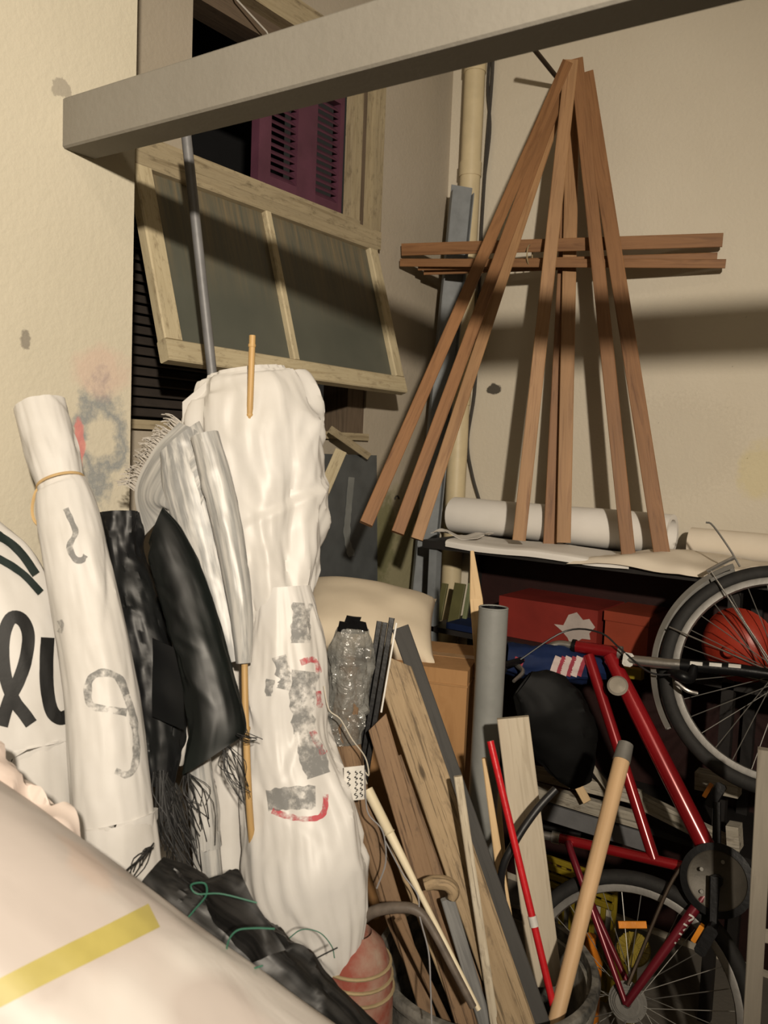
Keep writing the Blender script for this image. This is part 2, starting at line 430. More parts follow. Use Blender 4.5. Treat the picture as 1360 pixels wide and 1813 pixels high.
RX, FY, CZ = 2.4, -1.7, 4.2
make('floor', 'grey concrete floor', '', box((-3.0, FY-0.1, -0.1), (RX+0.1, BY+0.12, 0.0)), 'concrete_floor', kind='structure', smooth=0)
make('ceiling', 'pale ceiling', '', box((-3.0, FY-0.1, CZ), (RX+0.1, BY+0.12, CZ+0.1)), 'ceiling_paint', kind='structure', smooth=0)
make('wall_back', 'large plain off-white plaster wall', '', box((WX, BY, 0), (RX+0.1, BY+0.12, CZ)), 'back_wall_paint', kind='structure', smooth=0)
make('wall_right', 'pale wall', '', box((RX, FY, 0), (RX+0.1, BY, CZ)), 'ceiling_paint', kind='structure', smooth=0)
make('wall_front', 'pale wall', '', box((LX, FY-0.1, 0), (RX+0.1, FY, CZ)), 'ceiling_paint', kind='structure', smooth=0)
PY = onX(237, 400, LX).y                                       # far edge of the projecting near wall
make('wall_near_left', 'cream plaster wall jutting forward, with grey and pink smudges', '', box((-3.0, FY, 0), (LX, PY, CZ)), 'near_wall_paint', kind='structure', smooth=0)

# window wall with its opening
oy0, oy1 = 1.36, onX(664, 300, WX).y                          # opening along the wall
zs, zt = onX(600, 772, WX).z, onX(500, 10, WX).z+0.02          # sill and lintel
zh = 2.545                                                     # transom where the sash hinges
g = G()
g += box((WX-0.14, PY, 0), (WX, BY+0.12, zs)); g += box((WX-0.14, PY, zt), (WX, BY+0.12, CZ))
g += box((WX-0.14, PY, zs), (WX, oy0, zt)); g += box((WX-0.14, oy1, zs), (WX, BY+0.12, zt))
make('wall_left', 'recessed plaster wall around the window, mouldy low down', '', g, 'window_wall_paint', kind='structure', smooth=0)
g = G()
g += box((-3.0, PY, 1.0), (-2.92, BY, CZ))  # added black backing so the opening shows dark, no real wall
make('night_backing', 'black panel standing in for the night beyond the window', '', g, 'night', kind='structure', smooth=0)

m_wood('old_cream_wood', (0.27, 0.22, 0.135), (0.36, 0.30, 0.195), (0.20, 0.155, 0.09), 0.75, dirt=(0.08, 0.06, 0.035))
m_wood('sash_wood', (0.44, 0.37, 0.235), (0.50, 0.43, 0.285), (0.36, 0.29, 0.175), 0.7, dirt=(0.16, 0.115, 0.065))
m_wood('dark_frame_wood', (0.09, 0.065, 0.045), (0.13, 0.095, 0.065), (0.06, 0.045, 0.03), 0.8)
m_plain('purple_paint', (0.10, 0.034, 0.058), 0.55, var=0.35, scale=8)
m_plain('dark_louvre', (0.045, 0.036, 0.03), 0.7)
jY = onX(609, 380, WX-0.02).y
lY = onX(338, 120, WX).y
parts = []
parts.append(('jamb', box((WX-0.025, jY, zh), (WX+0.012, oy1-0.045, zt), True), 'old_cream_wood'))
parts.append(('jamb_strip', box((WX-0.10, oy1-0.045, zh-0.0), (WX+0.03, oy1+0.012, zt), True), 'old_cream_wood'))
parts.append(('jamb_groove', box((WX-0.05, jY+0.052, zh), (WX+0.016, jY+0.068, zt), True), 'dark_frame_wood'))
parts.append(('side_board', box((WX-0.13, oy0, zh), (WX+0.004, lY, zt)), 'window_wall_paint'))
parts.append(('head_rail', box((WX-0.13, lY, zt-0.07), (WX+0.02, oy1, zt+0.02), True), 'old_cream_wood'))
parts.append(('head_stop', box((WX-0.13, lY, zt-0.13), (WX-0.03, jY, zt-0.07), True), 'dark_frame_wood'))
parts.append(('transom', box((WX-0.12, oy0, zh-0.03), (WX+0.035, oy1+0.01, zh+0.035), True), 'old_cream_wood'))
parts.append(('transom_bead', box((WX-0.02, oy0, zh+0.035), (WX+0.015, oy1, zh+0.055), True), 'old_cream_wood'))
parts.append(('lower_jamb', box((WX-0.13, oy1-0.10, zs), (WX-0.01, oy1, zh-0.03), True), 'dark_frame_wood'))
parts.append(('lower_post', box((WX-0.13, oy1-0.36, zs), (WX-0.05, oy1-0.30, zh-0.03), True), 'dark_frame_wood'))
parts.append(('sill', box((WX-0.13, oy0, zs-0.012), (WX+0.02, oy1, zs+0.014), True), 'old_cream_wood'))
make('window_1', 'old cream wooden window frame with open upper light', '', parts, kind='structure', smooth=0)

# purple shutter in the upper light
sy0, sy1 = onX(457, 310, WX-0.03).y, jY-0.004
sz0, sz1 = zh+0.058, zt-0.14
X0, X1 = WX-0.065, WX-0.03
wS = sy1-sy0
cols = [(sy0+0.13*wS, sy0+0.43*wS), (sy0+0.66*wS, sy0+0.95*wS)]
P_ = [('stile', box((X0, sy0, sz0), (X1, cols[0][0], sz1)), 'purple_paint'),
      ('stile', box((X0, cols[0][1], sz0), (X1, cols[1][0], sz1)), 'purple_paint'),
      ('stile', box((X0, cols[1][1], sz0), (X1, sy1, sz1)), 'purple_paint')]
for a, b in cols:
    P_.append(('rail', box((X0, a, sz0), (X1, b, sz0+0.045)), 'purple_paint'))
    P_.append(('rail', box((X0, a, sz1-0.06), (X1, b, sz1)), 'purple_paint'))
    z = sz0+0.058
    while z < sz1-0.07:
        P_.append(('slat', plank(((X0+X1)/2, a, z), ((X0+X1)/2, b, z), 0.005, 0.026, hint=V((0.75, 0, -0.66)), bev=0.0005), 'purple_paint'))
        z += 0.0245
make('window_shutter', 'purple louvred wooden shutter in the upper window', 'shutter', P_, smooth=0)
# cable across the dark upper light
a, b = onX(416, -4, WX+0.0), onX(472, 56, WX+0.02)
m_plain('white_cable', (0.5, 0.47, 0.42), 0.5)
make('hanging_cable', 'thin pale cable slanting across the dark upper window', 'cable', tube([a+V((0, -0.05, 0.06)), a, b, b+V((0, 0.03, -0.03))], 0.003, 6), 'white_cable')

# dark louvred shutter below, behind the sash
P_ = [('frame', box((WX-0.12, oy0+0.005, zs+0.02), (WX-0.085, oy0+0.05, zh-0.04)), 'dark_louvre'),
      ('frame', box((WX-0.12, oy1-0.42, zs+0.02), (WX-0.085, oy1-0.37, zh-0.04)), 'dark_louvre'),
      ('backing', box((WX-0.135, oy0+0.05, zs+0.02), (WX-0.128, oy1-0.42, zh-0.04)), 'night')]
z = zs+0.04
while z < zh-0.06:
    P_.append(('slat', plank((WX-0.10, oy0+0.05, z), (WX-0.10, oy1-0.42, z), 0.006, 0.034, hint=V((0.75, 0, -0.66)), bev=0.0006), 'dark_louvre'))
    z += 0.03
make('louvred_shutter', 'dark brown louvred shutter in the lower window behind the tilted sash', 'shutter', P_, smooth=0)

# top-hung sash, pushed out
m, nt, bs = node_mat('dusty_glass')
v = coord(nt, (1, 1, 1), rnd=False)
f = noise_out(nt, coord(nt, (34, 1, 1.6), rnd=False), 1.3, 5, 0.7)
sx = N(nt, 'ShaderNodeSeparateXYZ'); nt.links.new(v, sx.inputs[0])
c = mixc(nt, ramp(nt, noise_out(nt, v, 4, 4), [(0.3, (0, 0, 0)), (0.7, (1, 1, 1))]), (0.085, 0.092, 0.076), (0.115, 0.12, 0.098))
runm = N(nt, 'ShaderNodeMath', _operation='MULTIPLY')          # rain-washed dirt hanging from the top rail
nt.links.new(ramp(nt, sx.outputs['Z'], [(0.0, (1, 1, 1)), (0.34, (0, 0, 0))]), runm.inputs[0])
nt.links.new(ramp(nt, f, [(0.40, (0.1,)*3), (0.66, (1, 1, 1))]), runm.inputs[1])
c = mixc(nt, runm.outputs[0], c, (0.22, 0.17, 0.10))
nt.links.new(c, bs.inputs['Base Color']); bs.inputs['Roughness'].default_value = 0.32
bs.inputs['Alpha'].default_value = 0.86; bs.inputs['Specular IOR Level'].default_value = 0.45
H0 = V((WX+0.035, 0, zh-0.01)); H1 = V((-1.742, 0, 1.972))
sY0, sY1 = 1.375, oy1-0.045
dn = (H1-H0).normalized(); SL = (H1-H0).length
outn = V((dn.z*-1, 0, dn.x)); outn = outn if outn.x > 0 else -outn
def sp(y, s, o=0.0): return V((0, y, 0))+H0+dn*s+outn*o
def sbar(y0, s0, y1, s1, wd, th=0.036, o=0.0): return plank(sp(y0, s0, o), sp(y1, s1, o), wd, th, hint=outn, bev=0.004)
mY = onX(518, 520, -1.83).y
mYa = sY0+(sY1-sY0)*0.47
P_ = [('top_rail', sbar(sY0, 0.022, sY1, 0.022, 0.044), 'old_cream_wood'),
      ('bottom_rail', sbar(sY0, SL-0.03, sY1, SL-0.03, 0.06), 'sash_wood'),
      ('stile', sbar(sY0+0.03, 0.044, sY0+0.03, SL-0.06, 0.06), 'sash_wood'),
      ('stile', sbar(sY1-0.025, 0.044, sY1-0.025, SL-0.06, 0.05), 'sash_wood'),
      ('glazing_bar', sbar(mYa, 0.044, mYa, SL-0.06, 0.026, 0.026, 0.004), 'sash_wood')]
for a, b in ((sY0+0.06, mYa-0.013), (mYa+0.013, sY1-0.05)):
    P_.append(('pane', plank(sp((a+b)/2, 0.044, -0.004), sp((a+b)/2, SL-0.06, -0.004), b-a, 0.004, hint=outn, bev=0.0005), 'dusty_glass'))
make('awning_sash', 'cream wooden top-hung window sash with two dusty panes, tilted open', 'window sash', P_, smooth=0.4)

# painted beam across the room
ba = onX(110, 262, LX); bt = onX(111, 172, LX).z
be = onZ(1000, 27, ba.z)
bd = (V((be.x, be.y, 0))-V((ba.x, ba.y, 0))).normalized(); bn = V((-bd.y, bd.x, 0))
bL = (RX-ba.x)/bd.x
a0 = V((ba.x, ba.y, (ba.z+bt)/2))+bn*0.04-bd*0.0
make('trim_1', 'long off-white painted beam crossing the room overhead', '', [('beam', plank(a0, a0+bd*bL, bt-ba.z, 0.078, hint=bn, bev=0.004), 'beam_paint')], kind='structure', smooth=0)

# waste pipe, cable and channel in the corner
m_plain('cream_pvc', (0.56, 0.47, 0.30), 0.45, var=0.12)
m_plain('grey_pvc', (0.21, 0.215, 0.205), 0.5, var=0.15)
m_plain('grey_channel_paint', (0.20, 0.215, 0.225), 0.5, var=0.25)
m_plain('black_rubber', (0.012, 0.012, 0.013), 0.45)
m_plain('dark_cable', (0.05, 0.045, 0.04), 0.6)
pt = onY(841, 120, BY-0.05)
P_ = [('pipe', tube([(pt.x, BY-0.047, 0.0), (pt.x, BY-0.047, CZ)], 0.042, 20), 'cream_pvc')]
for py in (118, 300, 705):
    z = onY(835, py, BY-0.05).z
    P_.append(('collar', tube([(pt.x, BY-0.047, z-0.028), (pt.x, BY-0.047, z+0.028)], 0.0455, 20), 'cream_pvc'))
make('waste_pipe', 'cream plastic waste pipe running up the wall beside the corner', 'pipe', P_)
c = [onY(x, y, BY-0.012) for x, y in ((874, 40), (872, 130), (862, 260), (853, 400), (850, 480), (846, 560), (841, 690), (828, 780), (836, 840), (851, 893))]
make('electric_cable', 'dark loose cable running down the wall beside the cream pipe', 'cable', tube(c, 0.0075, 6, 50), 'dark_cable')
c = [onY(x, y, BY-0.014) for x, y in ((868, 90), (864, 160), (868, 230), (858, 320), (855, 372))]
make('electric_cable', 'short twisted brown cable tied along the wall cable at the pipe', 'cable', tube(c, 0.006, 6, 30), 'dark_cable')
A = onY(818, 330, 2.88); B = onX(744, 1065, -1.86)
d_ = (A-B).normalized(); Bf = B-d_*((B.z-0.01)/d_.z)
wdir = V((1, 0.55, 0)).normalized()
t, u, n = frame(d_, V((1, -0.9, 0)))
g1 = plank(Bf, A, 0.088, 0.004, hint=n, bev=0.0008)
fl = [plank(Bf+u*sg*0.043+n*0.018, A+u*sg*0.043+n*0.018-d_*0.03, 0.004, 0.036, hint=n, bev=0.0008) for sg in (-1, 1)]
make('metal_channel', 'blue-grey metal channel standing in the corner', 'channel', [('web', g1, 'grey_channel_paint'), ('flange', fl[0], 'grey_channel_paint'), ('flange', fl[1], 'grey_channel_paint')], smooth=0.4)

hkc = onX(703, 884, WX+0.004)
make('wall_hook', 'tiny dark arched hook on the window wall behind the battens', 'hook', torus(hkc, V((1, 0, 0)), 0.014, circ(0.003, 6), 14, 0, pi), 'dark_cable')
# peg and the hanging fan of battens
m_wood('batten_wood', (0.18, 0.086, 0.037), (0.25, 0.125, 0.055), (0.125, 0.056, 0.024), 0.55)
m_wood('batten_wood_pale', (0.28, 0.155, 0.072), (0.35, 0.20, 0.095), (0.20, 0.10, 0.044), 0.55)
m_plain('rusty_iron', (0.07, 0.05, 0.035), 0.6, 0.6)
pb = onY(1003, 158, BY); ptip = onX(940, 80, pb.x)
make('iron_peg', 'rusty iron peg sticking out of the wall above the battens', 'peg', tube([pb, ptip], 0.009, 10), 'rusty_iron')
fan = [  # top px, top Y, bottom px, bottom depth (D) or wall distance (Y), width, label, pale
    ((1004, 112), 2.765, (648, 928), ('D', 2.30), 0.038, 'batten of the fan nearest the window, ending before the slate grey board', 0),
    ((1009, 118), 2.872, (704, 944), ('D', 2.50), 0.040, 'batten hanging over the grey channel, second along the fan from the window', 0),
    ((1007, 135), 2.915, (738, 955), ('D', 2.67), 0.040, 'batten half hidden behind its neighbours, ending at the rack corner', 1),
    ((1012, 108), 2.795, (919, 957), ('Y', 2.62), 0.047, 'batten hanging in front of the crossing battens, its foot nearest the loose cable', 1),
    ((1016, 112), 2.963, (998, 961), ('Y', 2.745), 0.050, 'upright batten in the middle of the fan, behind the crossing battens', 1),
    ((1019, 118), 2.985, (974, 971), ('Y', 2.772), 0.052, 'dark shaded batten hidden just behind the upright middle one', 0),
    ((1021, 106), 2.848, (1113, 984), ('Y', 2.685), 0.046, 'thin batten of the fan next to the outermost one', 0),
    ((1038, 130), 2.885, (1172, 979), ('Y', 2.71), 0.052, 'outermost batten of the fan, over the loose paper sheet', 0)]
for tp, ty, bp, (ax, bv_), wd, lab, pale in fan:
    a = onY(*tp, ty); b = P(*bp, bv_) if ax == 'D' else onY(*bp, bv_)
    make('wooden_batten', 'reddish brown '+lab if not pale else 'brown '+lab, 'batten', plank(a, b, wd, 0.020, bev=0.002), ('batten_wood', 'batten_wood_pale')[pale], group='battens hung in a fan from the peg', smooth=0.3)
for (p0, y0, p1, y1, wd, lab) in [
    ((713, 442), 2.66, (1280, 425), 2.955, 0.046, 'topmost batten lying across the hanging fan'),
    ((702, 466), 2.655, (1285, 467), 2.945, 0.030, 'lowest thin batten lying across the hanging fan'),
    ((742, 471), 2.70, (1270, 456), 2.985, 0.034, 'middle batten of the three lying across the fan'),
    ((752, 480), 2.735, (1020, 470), 2.90, 0.03, 'short batten lying under the three across the fan')]:
    a, b = onY(*p0, y0), onY(*p1, y1)
    if a.x < WX+0.02: a.x = WX+0.02
    make('wooden_batten', 'reddish brown '+lab, 'batten', plank(a, b, wd, 0.026, bev=0.002), 'batten_wood', group='battens laid across the fan', smooth=0.3)
ty = onY(938, 452, 2.78)
m_plain('twine', (0.35, 0.27, 0.15), 0.9)
make('twine_tie', 'loop of brown twine tying the crossing battens', 'twine', torus(ty, V((1, 0.2, 0)), 0.036, circ(0.0025, 6), 24), 'twine')

# tall steel pole leaning near the sash
m_plain('steel_pole', (0.19, 0.19, 0.195), 0.5, 0.15)
a, b = P(326, 205, 2.0), P(376, 665, 2.06)
d_ = (b-a).normalized(); e = b+d_*((b.z-0.005)/-d_.z)
make('steel_pole', 'tall thin grey steel pole leaning in front of the sash', 'pole', tube([a, e], 0.0125, 14), 'steel_pole')

# ================================================================ RACK WITH PAPER
m_plain('black_board', (0.018, 0.016, 0.015), 0.55)
m_plain('dark_red_back', (0.022, 0.006, 0.005), 0.6)
m_plain('red_carton_print', (0.20, 0.022, 0.016), 0.5, var=0.3, scale=6)
m_plain('orange_red_carton', (0.24, 0.04, 0.018), 0.5, var=0.25, scale=6)
m_cloth('white_paper', (0.74, 0.71, 0.67), (0.68, 0.65, 0.60), 0.75, wb=0.05, crease=0.25, spec=0.2)
m_cloth('cream_paper', (0.66, 0.59, 0.49), (0.60, 0.53, 0.43), 0.75, wb=0.05, crease=0.25, spec=0.2)
RF, RZ = 2.60, 1.43
RL, RR = onY(748, 958, RF).x, 0.15
z2_ = onY(1000, 1150, RF+0.05).z; z3_ = onY(1050, 1440, RF).z
P_ = [('top_board', box((RL, RF, RZ-0.03), (RR, BY-0.004, RZ)), 'black_board'),
      ('shelf_board', box((RL+0.02, RF+0.02, z2_-0.02), (RR, BY-0.02, z2_)), 'black_board'),
      ('shelf_board', box((RL+0.02, RF+0.02, z3_-0.02), (RR, BY-0.02, z3_)), 'black_board'),
      ('back_panel', box((RL+0.02, BY-0.02, 0.04), (RR, BY-0.008, RZ-0.03)), 'dark_red_back')]
for x in (RL+0.02, -0.62, RR-0.03):
    for y in (RF+0.02, BY-0.06):
        P_.append(('post', box((x, y, 0), (x+0.035, y+0.035, RZ-0.03)), 'grey_channel_paint' if (x < -1.5 and y < 2.7) else 'black_board'))
make('storage_rack', 'black storage rack against the wall, its top covered with white paper', 'rack', P_, smooth=0)
# paper on top
rr = 0.062
cR = onY(790, 925, 2.82); zc = RZ+0.006+rr
def hroll(x0, x1, y, z, r, seed, n=28, m=24):
    vs = []; gs = []
    for i in range(m):
        x = x0+(x1-x0)*i/(m-1)
        for k in range(n):
            A = 2*pi*k/n; q = r*(1+0.05*noise.noise(V((x*5, cos(A)+seed, sin(A)))))
            vs.append(V((x, y+cos(A)*q+0.006*noise.noise(V((x*2, seed, 1))), z+sin(A)*q))); gs.append((cos(A)*r, sin(A)*r, x))
    g = G().add(vs, [(i*n+k, i*n+(k+1) % n, (i+1)*n+(k+1) % n, (i+1)*n+k) for i in range(m-1) for k in range(n)], gs)
    for e, sg in ((0, 1), (m-1, -1)):
        c = V((x0 if e == 0 else x1, y, z)); rim = vs[e*n:(e+1)*n]
        ins = [c+(q-c)*0.75 for q in rim]; deep = [q+V((sg*0.05, 0, 0)) for q in ins]
        F = []
        for b in (0, n): F += [(b+k, b+n+k, b+n+(k+1) % n, b+(k+1) % n) for k in range(n)]
        F.append(tuple(range(2*n, 3*n)))
        g.add(rim+ins+deep, F if e == 0 else [tuple(reversed(f)) for f in F])
    return g
make('paper_roll', 'long white paper roll lying on top of the rack against the wall', 'paper roll', hroll(-1.77, -0.88, 2.88, RZ+0.010+0.072, 0.072, 1), 'white_paper')
make('paper_roll', 'cream paper roll on the rack top beyond the loose sheet', 'paper roll', hroll(-0.82, 0.05, 2.90, RZ+0.058, 0.055, 4), 'cream_paper')
def shelf_sheet(x0, x1, yb, zf, seed, lift=0.004, drop=0.02, xs=0.0, nx=30):
    g = []
    for y, z in ((yb, lift+0.012), (yb-0.1, lift+0.01), (2.66, lift+0.008), (RF-0.012, lift+0.002), (RF-0.018, -drop)):
        g.append([V((x0+(x1-x0)*k/6+xs*(y-2.6), y, RZ+z+0.004*sin(k*1.9+seed)+abs(0.006*noise.noise(V((k*1.3, seed, y*4)))))) for k in range(7)])
    return sheet(g, 16, nx, 0.0015, 0.003, 7, seed)
make('paper_sheet', 'white paper sheet hanging over the rack edge below the middle battens', 'paper', shelf_sheet(-1.62, -0.92, 2.80, 0, 2, 0.004, 0.018), 'white_paper')
make('paper_sheet', 'small creased scrap of white paper at the rack corner', 'paper', sheet([[V((-1.72+0.07*k, 2.63+0.06*i, RZ+0.026+0.012*sin(k*2.1+i*1.3))) for k in range(4)] for i in range(3)], 12, 14, 0.0015, 0.006, 12, 5), 'white_paper')
g = []
for i, y in enumerate((2.83, 2.76, 2.68, 2.60, 2.575)):
    g.append([V((-0.93+0.155*k-0.05*i, y, RZ+(0.026, 0.034, 0.022, 0.012, -0.012)[i]+(0.012*sin(k*1.7)+0.018*(k > 2)+0.02*(k > 3))*(1 if i < 4 else 0.6)-0.012*(k == 0))) for k in range(7)])
make('paper_sheet', 'large loose cream paper sheet with a diagonal crease, spread over the rack top', 'paper', sheet(g, 22, 36, 0.0015, 0.008, 5, 9, 0.012), 'cream_paper')

# things inside the rack
def carton(x0, x1, y0, y1, z0, z1): return box((x0, y0, z0), (x1, y1, z1))
a, b = onY(884, 1060, 2.68), onY(1055, 1150, 2.68)
m_plain('pale_splash', (0.42, 0.36, 0.33), 0.7)
gc_ = carton(a.x, b.x, 2.68, 2.93, z2_+0.001, a.z+0.012)
bl = [G(), G()]
def blob(pts, target, lift=0.0012):
    bv = target.bvh(); vs = []
    for x, y in pts:
        h = bv.ray_cast(CAM, ray(x, y).normalized())
        if h[0] is None: continue
        vs.append(h[0]+(h[1] if h[1].dot(FW) < 0 else -h[1])*lift)
    c = sum(vs, V((0, 0, 0)))/len(vs); n = len(vs)
    return G().add(vs+[c], [(i, (i+1) % n, n) for i in range(n)])
star = zm(860, 912, .3676, [(330, 525), (375, 530), (400, 480), (440, 468), (470, 505), (500, 500), (528, 540), (500, 570), (505, 600), (465, 595), (440, 610), (415, 640), (370, 640), (395, 590), (365, 555)])
make('red_carton', 'red cardboard carton with a white splash inside the rack', 'carton', [('box', gc_, 'red_carton_print'), ('splash', blob(star, gc_), 'pale_splash')], smooth=0)
a, b = onY(1073, 1082, 2.70), onY(1145, 1160, 2.70)
make('red_carton', 'narrow orange-red carton beside the splashed carton', 'carton', [('box', carton(a.x, b.x, 2.70, 2.92, z2_+0.001, a.z), 'orange_red_carton'), ('lid_edge', carton(a.x-0.004, b.x+0.004, 2.695, 2.925, a.z-0.03, a.z+0.003), 'orange_red_carton')], smooth=0)
m_plain('olive_board', (0.10, 0.095, 0.035), 0.6)
m_plain('pale_green_board', (0.16, 0.18, 0.09), 0.6)
for i, (px, wpx, mt, lab) in enumerate([(779, 12, 'olive_board', 'narrow brown-olive board standing inside the rack by its post'), (806, 22, 'olive_board', 'wide olive board standing inside the rack'), (824, 8, 'pale_green_board', 'thin pale green strip standing beside the olive boards')]):
    c = onY(px, 1035, 2.72); wd = wpx*depth(c)/FPX
    make('standing_board', lab, 'board', plank(V((c.x, 2.72, z2_+0.004)), V((c.x, 2.76, c.z)), wd, 0.012, hint=V((0, 1, 0))), mt, group='boards standing in the rack', smooth=0)
m_cloth('blue_fabric', (0.008, 0.018, 0.065), (0.004, 0.008, 0.025), 0.7, spec=0.15)
bx0, bx1 = onY(786, 1140, RF), onY(1000, 1170, RF)
m_cloth('striped_cloth', (0.5, 0.42, 0.4), (0.45, 0.36, 0.34), 0.8)
m_plain('stripe_red', (0.28, 0.03, 0.05), 0.8)
g = roll([(895, 1165, 2.55, 25), (940, 1172, 2.55, 30), (1000, 1178, 2.55, 30), (1050, 1182, 2.55, 26), (1075, 1190, 2.55, 14)], 0.9, 0.09, 5, 40, 32, 31)
cl = [('cloth', g, 'blue_fabric')]
for k in range(3):
    x = 985+k*19
    cl.append(('stripe', ribbon(g, [(x+4, 1163), (x-2, 1178), (x-8, 1197)], 12, 14), 'striped_cloth'))
    cl.append(('stripe', ribbon(g, [(x+14, 1163), (x+8, 1178), (x+2, 1197)], 8, 14), 'stripe_red'))
cl.append(('spot', ribbon(g, [(910, 1170), (926, 1176)], 17, 8), 'stripe_red'))
make('folded_flag_cloth', 'crumpled blue cloth with red and white stripes behind the handlebar', 'cloth', cl)
make('blue_folder', 'flat blue plastic folder lying under the olive boards', 'folder', plank(V((bx0.x, 2.68, z2_+0.016)), V((bx0.x+0.22, 2.68, z2_+0.016)), 0.14, 0.024, hint=V((0, 0, 1))), 'blue_fabric', smooth=0.4)
# white boards on the lower shelf
m_wood('whitewashed_wood', (0.50, 0.46, 0.39), (0.42, 0.38, 0.31), (0.30, 0.27, 0.21), 0.8, dirt=(0.10, 0.08, 0.06), knots=True)
for i, (p0, p1, wpx, dd, lab) in enumerate([
    ((935, 1365), (1135, 1412), 22, 0.0, 'top whitewashed board of the pile under the rack'),
    ((938, 1395), (1140, 1455), 24, 0.015, 'second whitewashed board of the pile under the rack'),
    ((945, 1428), (1148, 1490), 30, 0.03, 'grey lower board of the pile under the rack'),
    ((1100, 1400), (1310, 1505), 26, 0.05, 'whitewashed board crossing behind the red frame tubes')]):
    a, b = onY(*p0, RF-0.05+dd), onY(*p1, RF-0.05+dd)
    make('whitewashed_board', lab, 'board', plank(a, b, wpx*depth(a)/FPX, 0.03, hint=V((0, 1, 0))), 'whitewashed_wood' if i != 2 else 'steel_pole', group='whitewashed boards piled under the rack', smooth=0.3)
a = onY(1265, 1385, RF-0.06)
make('painted_block', 'pale green-grey painted block behind the raised wheel', 'block', plank(onY(1234, 1378, RF-0.06), onY(1310, 1394, RF-0.06), 0.055, 0.05, hint=V((0, 1, 0))), 'whitewashed_wood', smooth=0.3)
make('painted_block', 'small white block behind the crank', 'block', plank(onY(1290, 1478, RF-0.08), onY(1312, 1482, RF-0.08), 0.07, 0.05, hint=V((0, 1, 0))), 'whitewashed_wood', smooth=0.3)
m_plain('red_panel', (0.10, 0.014, 0.010), 0.5)
make('hardboard', 'dark red panel leaning under the rack behind the bicycle', 'panel', plank(onY(985, 1300, 2.66), onY(985, 1400, 2.66), 0.22, 0.015, hint=V((0, 1, 0))), 'red_panel', smooth=0)
m_wood('pale_wood', (0.52, 0.36, 0.19), (0.60, 0.43, 0.24), (0.42, 0.28, 0.14), 0.65)
make('pale_strip', 'pale wooden strip slanting under the rack behind the bicycle', 'wood strip', plank(onY(968, 1292, 2.55), onY(1040, 1420, 2.50), 0.028, 0.012), 'pale_wood', smooth=0.3)
make('pale_strip', 'shorter greyish strip slanting beside the red frame', 'wood strip', plank(onY(1032, 1335, 2.55), onY(1080, 1400, 2.50), 0.020, 0.012), 'whitewashed_wood', smooth=0.3)
m_plain('red_plastic', (0.30, 0.03, 0.015), 0.4, var=0.3)
c = onY(1296, 1150, 2.565)
P_ = [('bowl', lathe(c, [(0.02, -0.03), (0.07, -0.02), (0.10, 0.01), (0.112, 0.05), (0.116, 0.055), (0.108, 0.055), (0.096, 0.015), (0.0, -0.01)], 32, V((0.2, 1, 0.1)).normalized()), 'red_plastic'),
      ('knob', lathe(c-V((0.0, 0.05, 0)), [(0.012, 0), (0.02, 0.01), (0.02, 0.022), (0.0, 0.03)], 16, V((0, 1, 0))), 'red_plastic')]
make('red_plastic_lid', 'round red plastic lid seen through the raised wheel', 'lid', P_)
m_plain('yellow_plastic', (0.26, 0.19, 0.015), 0.45, var=0.3)
make('yellow_block', 'small yellow block below the fork', 'block', plank(onY(1100, 1188, 2.58), onY(1138, 1194, 2.58), 0.035, 0.03, hint=V((0, 1, 0))), 'yellow_plastic', smooth=0.4)
# yellow slotted crate and ribbed disc low behind the bicycle
c0 = onY(958, 1520, 2.50); c1 = onY(1082, 1612, 2.50); cz0 = 0.0
P_ = []
for k in range(4):
    z = c1.z+(c0.z-c1.z)*k/3
    P_.append(('rail', plank(V((c0.x, 2.52, z)), V((c1.x, 2.52, z)), 0.018, 0.012, hint=V((0, 1, 0))), 'yellow_plastic'))
for k in range(8):
    x = c0.x+(c1.x-c0.x)*k/7
    P_.append(('bar', plank(V((x, 2.53, 0.02)), V((x, 2.53, c0.z)), 0.016, 0.012, hint=V((0, 1, 0))), 'yellow_plastic'))
P_.append(('base', box((c0.x, 2.51, 0), (c1.x, 2.75, 0.02)), 'yellow_plastic'))
make('yellow_crate', 'yellow slotted plastic crate on the floor behind the bicycle', 'crate', P_, smooth=0.4)

# ================================================================ BICYCLE standing on its rear wheel
m_plain('red_enamel', (0.27, 0.009, 0.013), 0.22, 0.25, var=0.35, scale=5, spec=0.7, bmp=0.0)
m_plain('maroon_enamel', (0.16, 0.012, 0.022), 0.3, 0.2, var=0.3, spec=0.6, bmp=0.0)
m_plain('chrome', (0.5, 0.48, 0.45), 0.32, 0.9, var=0.25)
m_plain('dull_alloy', (0.26, 0.25, 0.23), 0.5, 0.6, var=0.3)
m_plain('rim_alloy', (0.22, 0.21, 0.195), 0.5, 0.4, var=0.3)
m_plain('tyre_rubber', (0.016, 0.015, 0.014), 0.75, var=0.4, scale=40)
m_plain('black_plastic', (0.0045, 0.0045, 0.005), 0.38, spec=0.2)
m_plain('chain_guard_plate', (0.085, 0.075, 0.06), 0.5, 0.3, var=0.4)
m_plain('white_decal', (0.62, 0.6, 0.56), 0.5)
m_plain('orange_reflector', (0.75, 0.26, 0.02), 0.25)
m_plain('clear_reflector', (0.40, 0.36, 0.30), 0.2, 0.3)
RH = P(1114, 1776, 2.20); FH = P(1381, 1200, 2.28)
hb = V((0.985, 0.17, 0)).normalized(); BN = hb.cross(FH-RH).normalized()
if BN.dot(FW) > 0: BN = -BN
def BP(x, y, o=0.0):
    r = ray(x, y); p0 = RH+BN*o; return CAM+r*((p0-CAM).dot(BN)/r.dot(BN))
WR = 0.322
RH = V((RH.x, RH.y, WR+0.002)) if abs(RH.z-WR) < 0.06 else RH
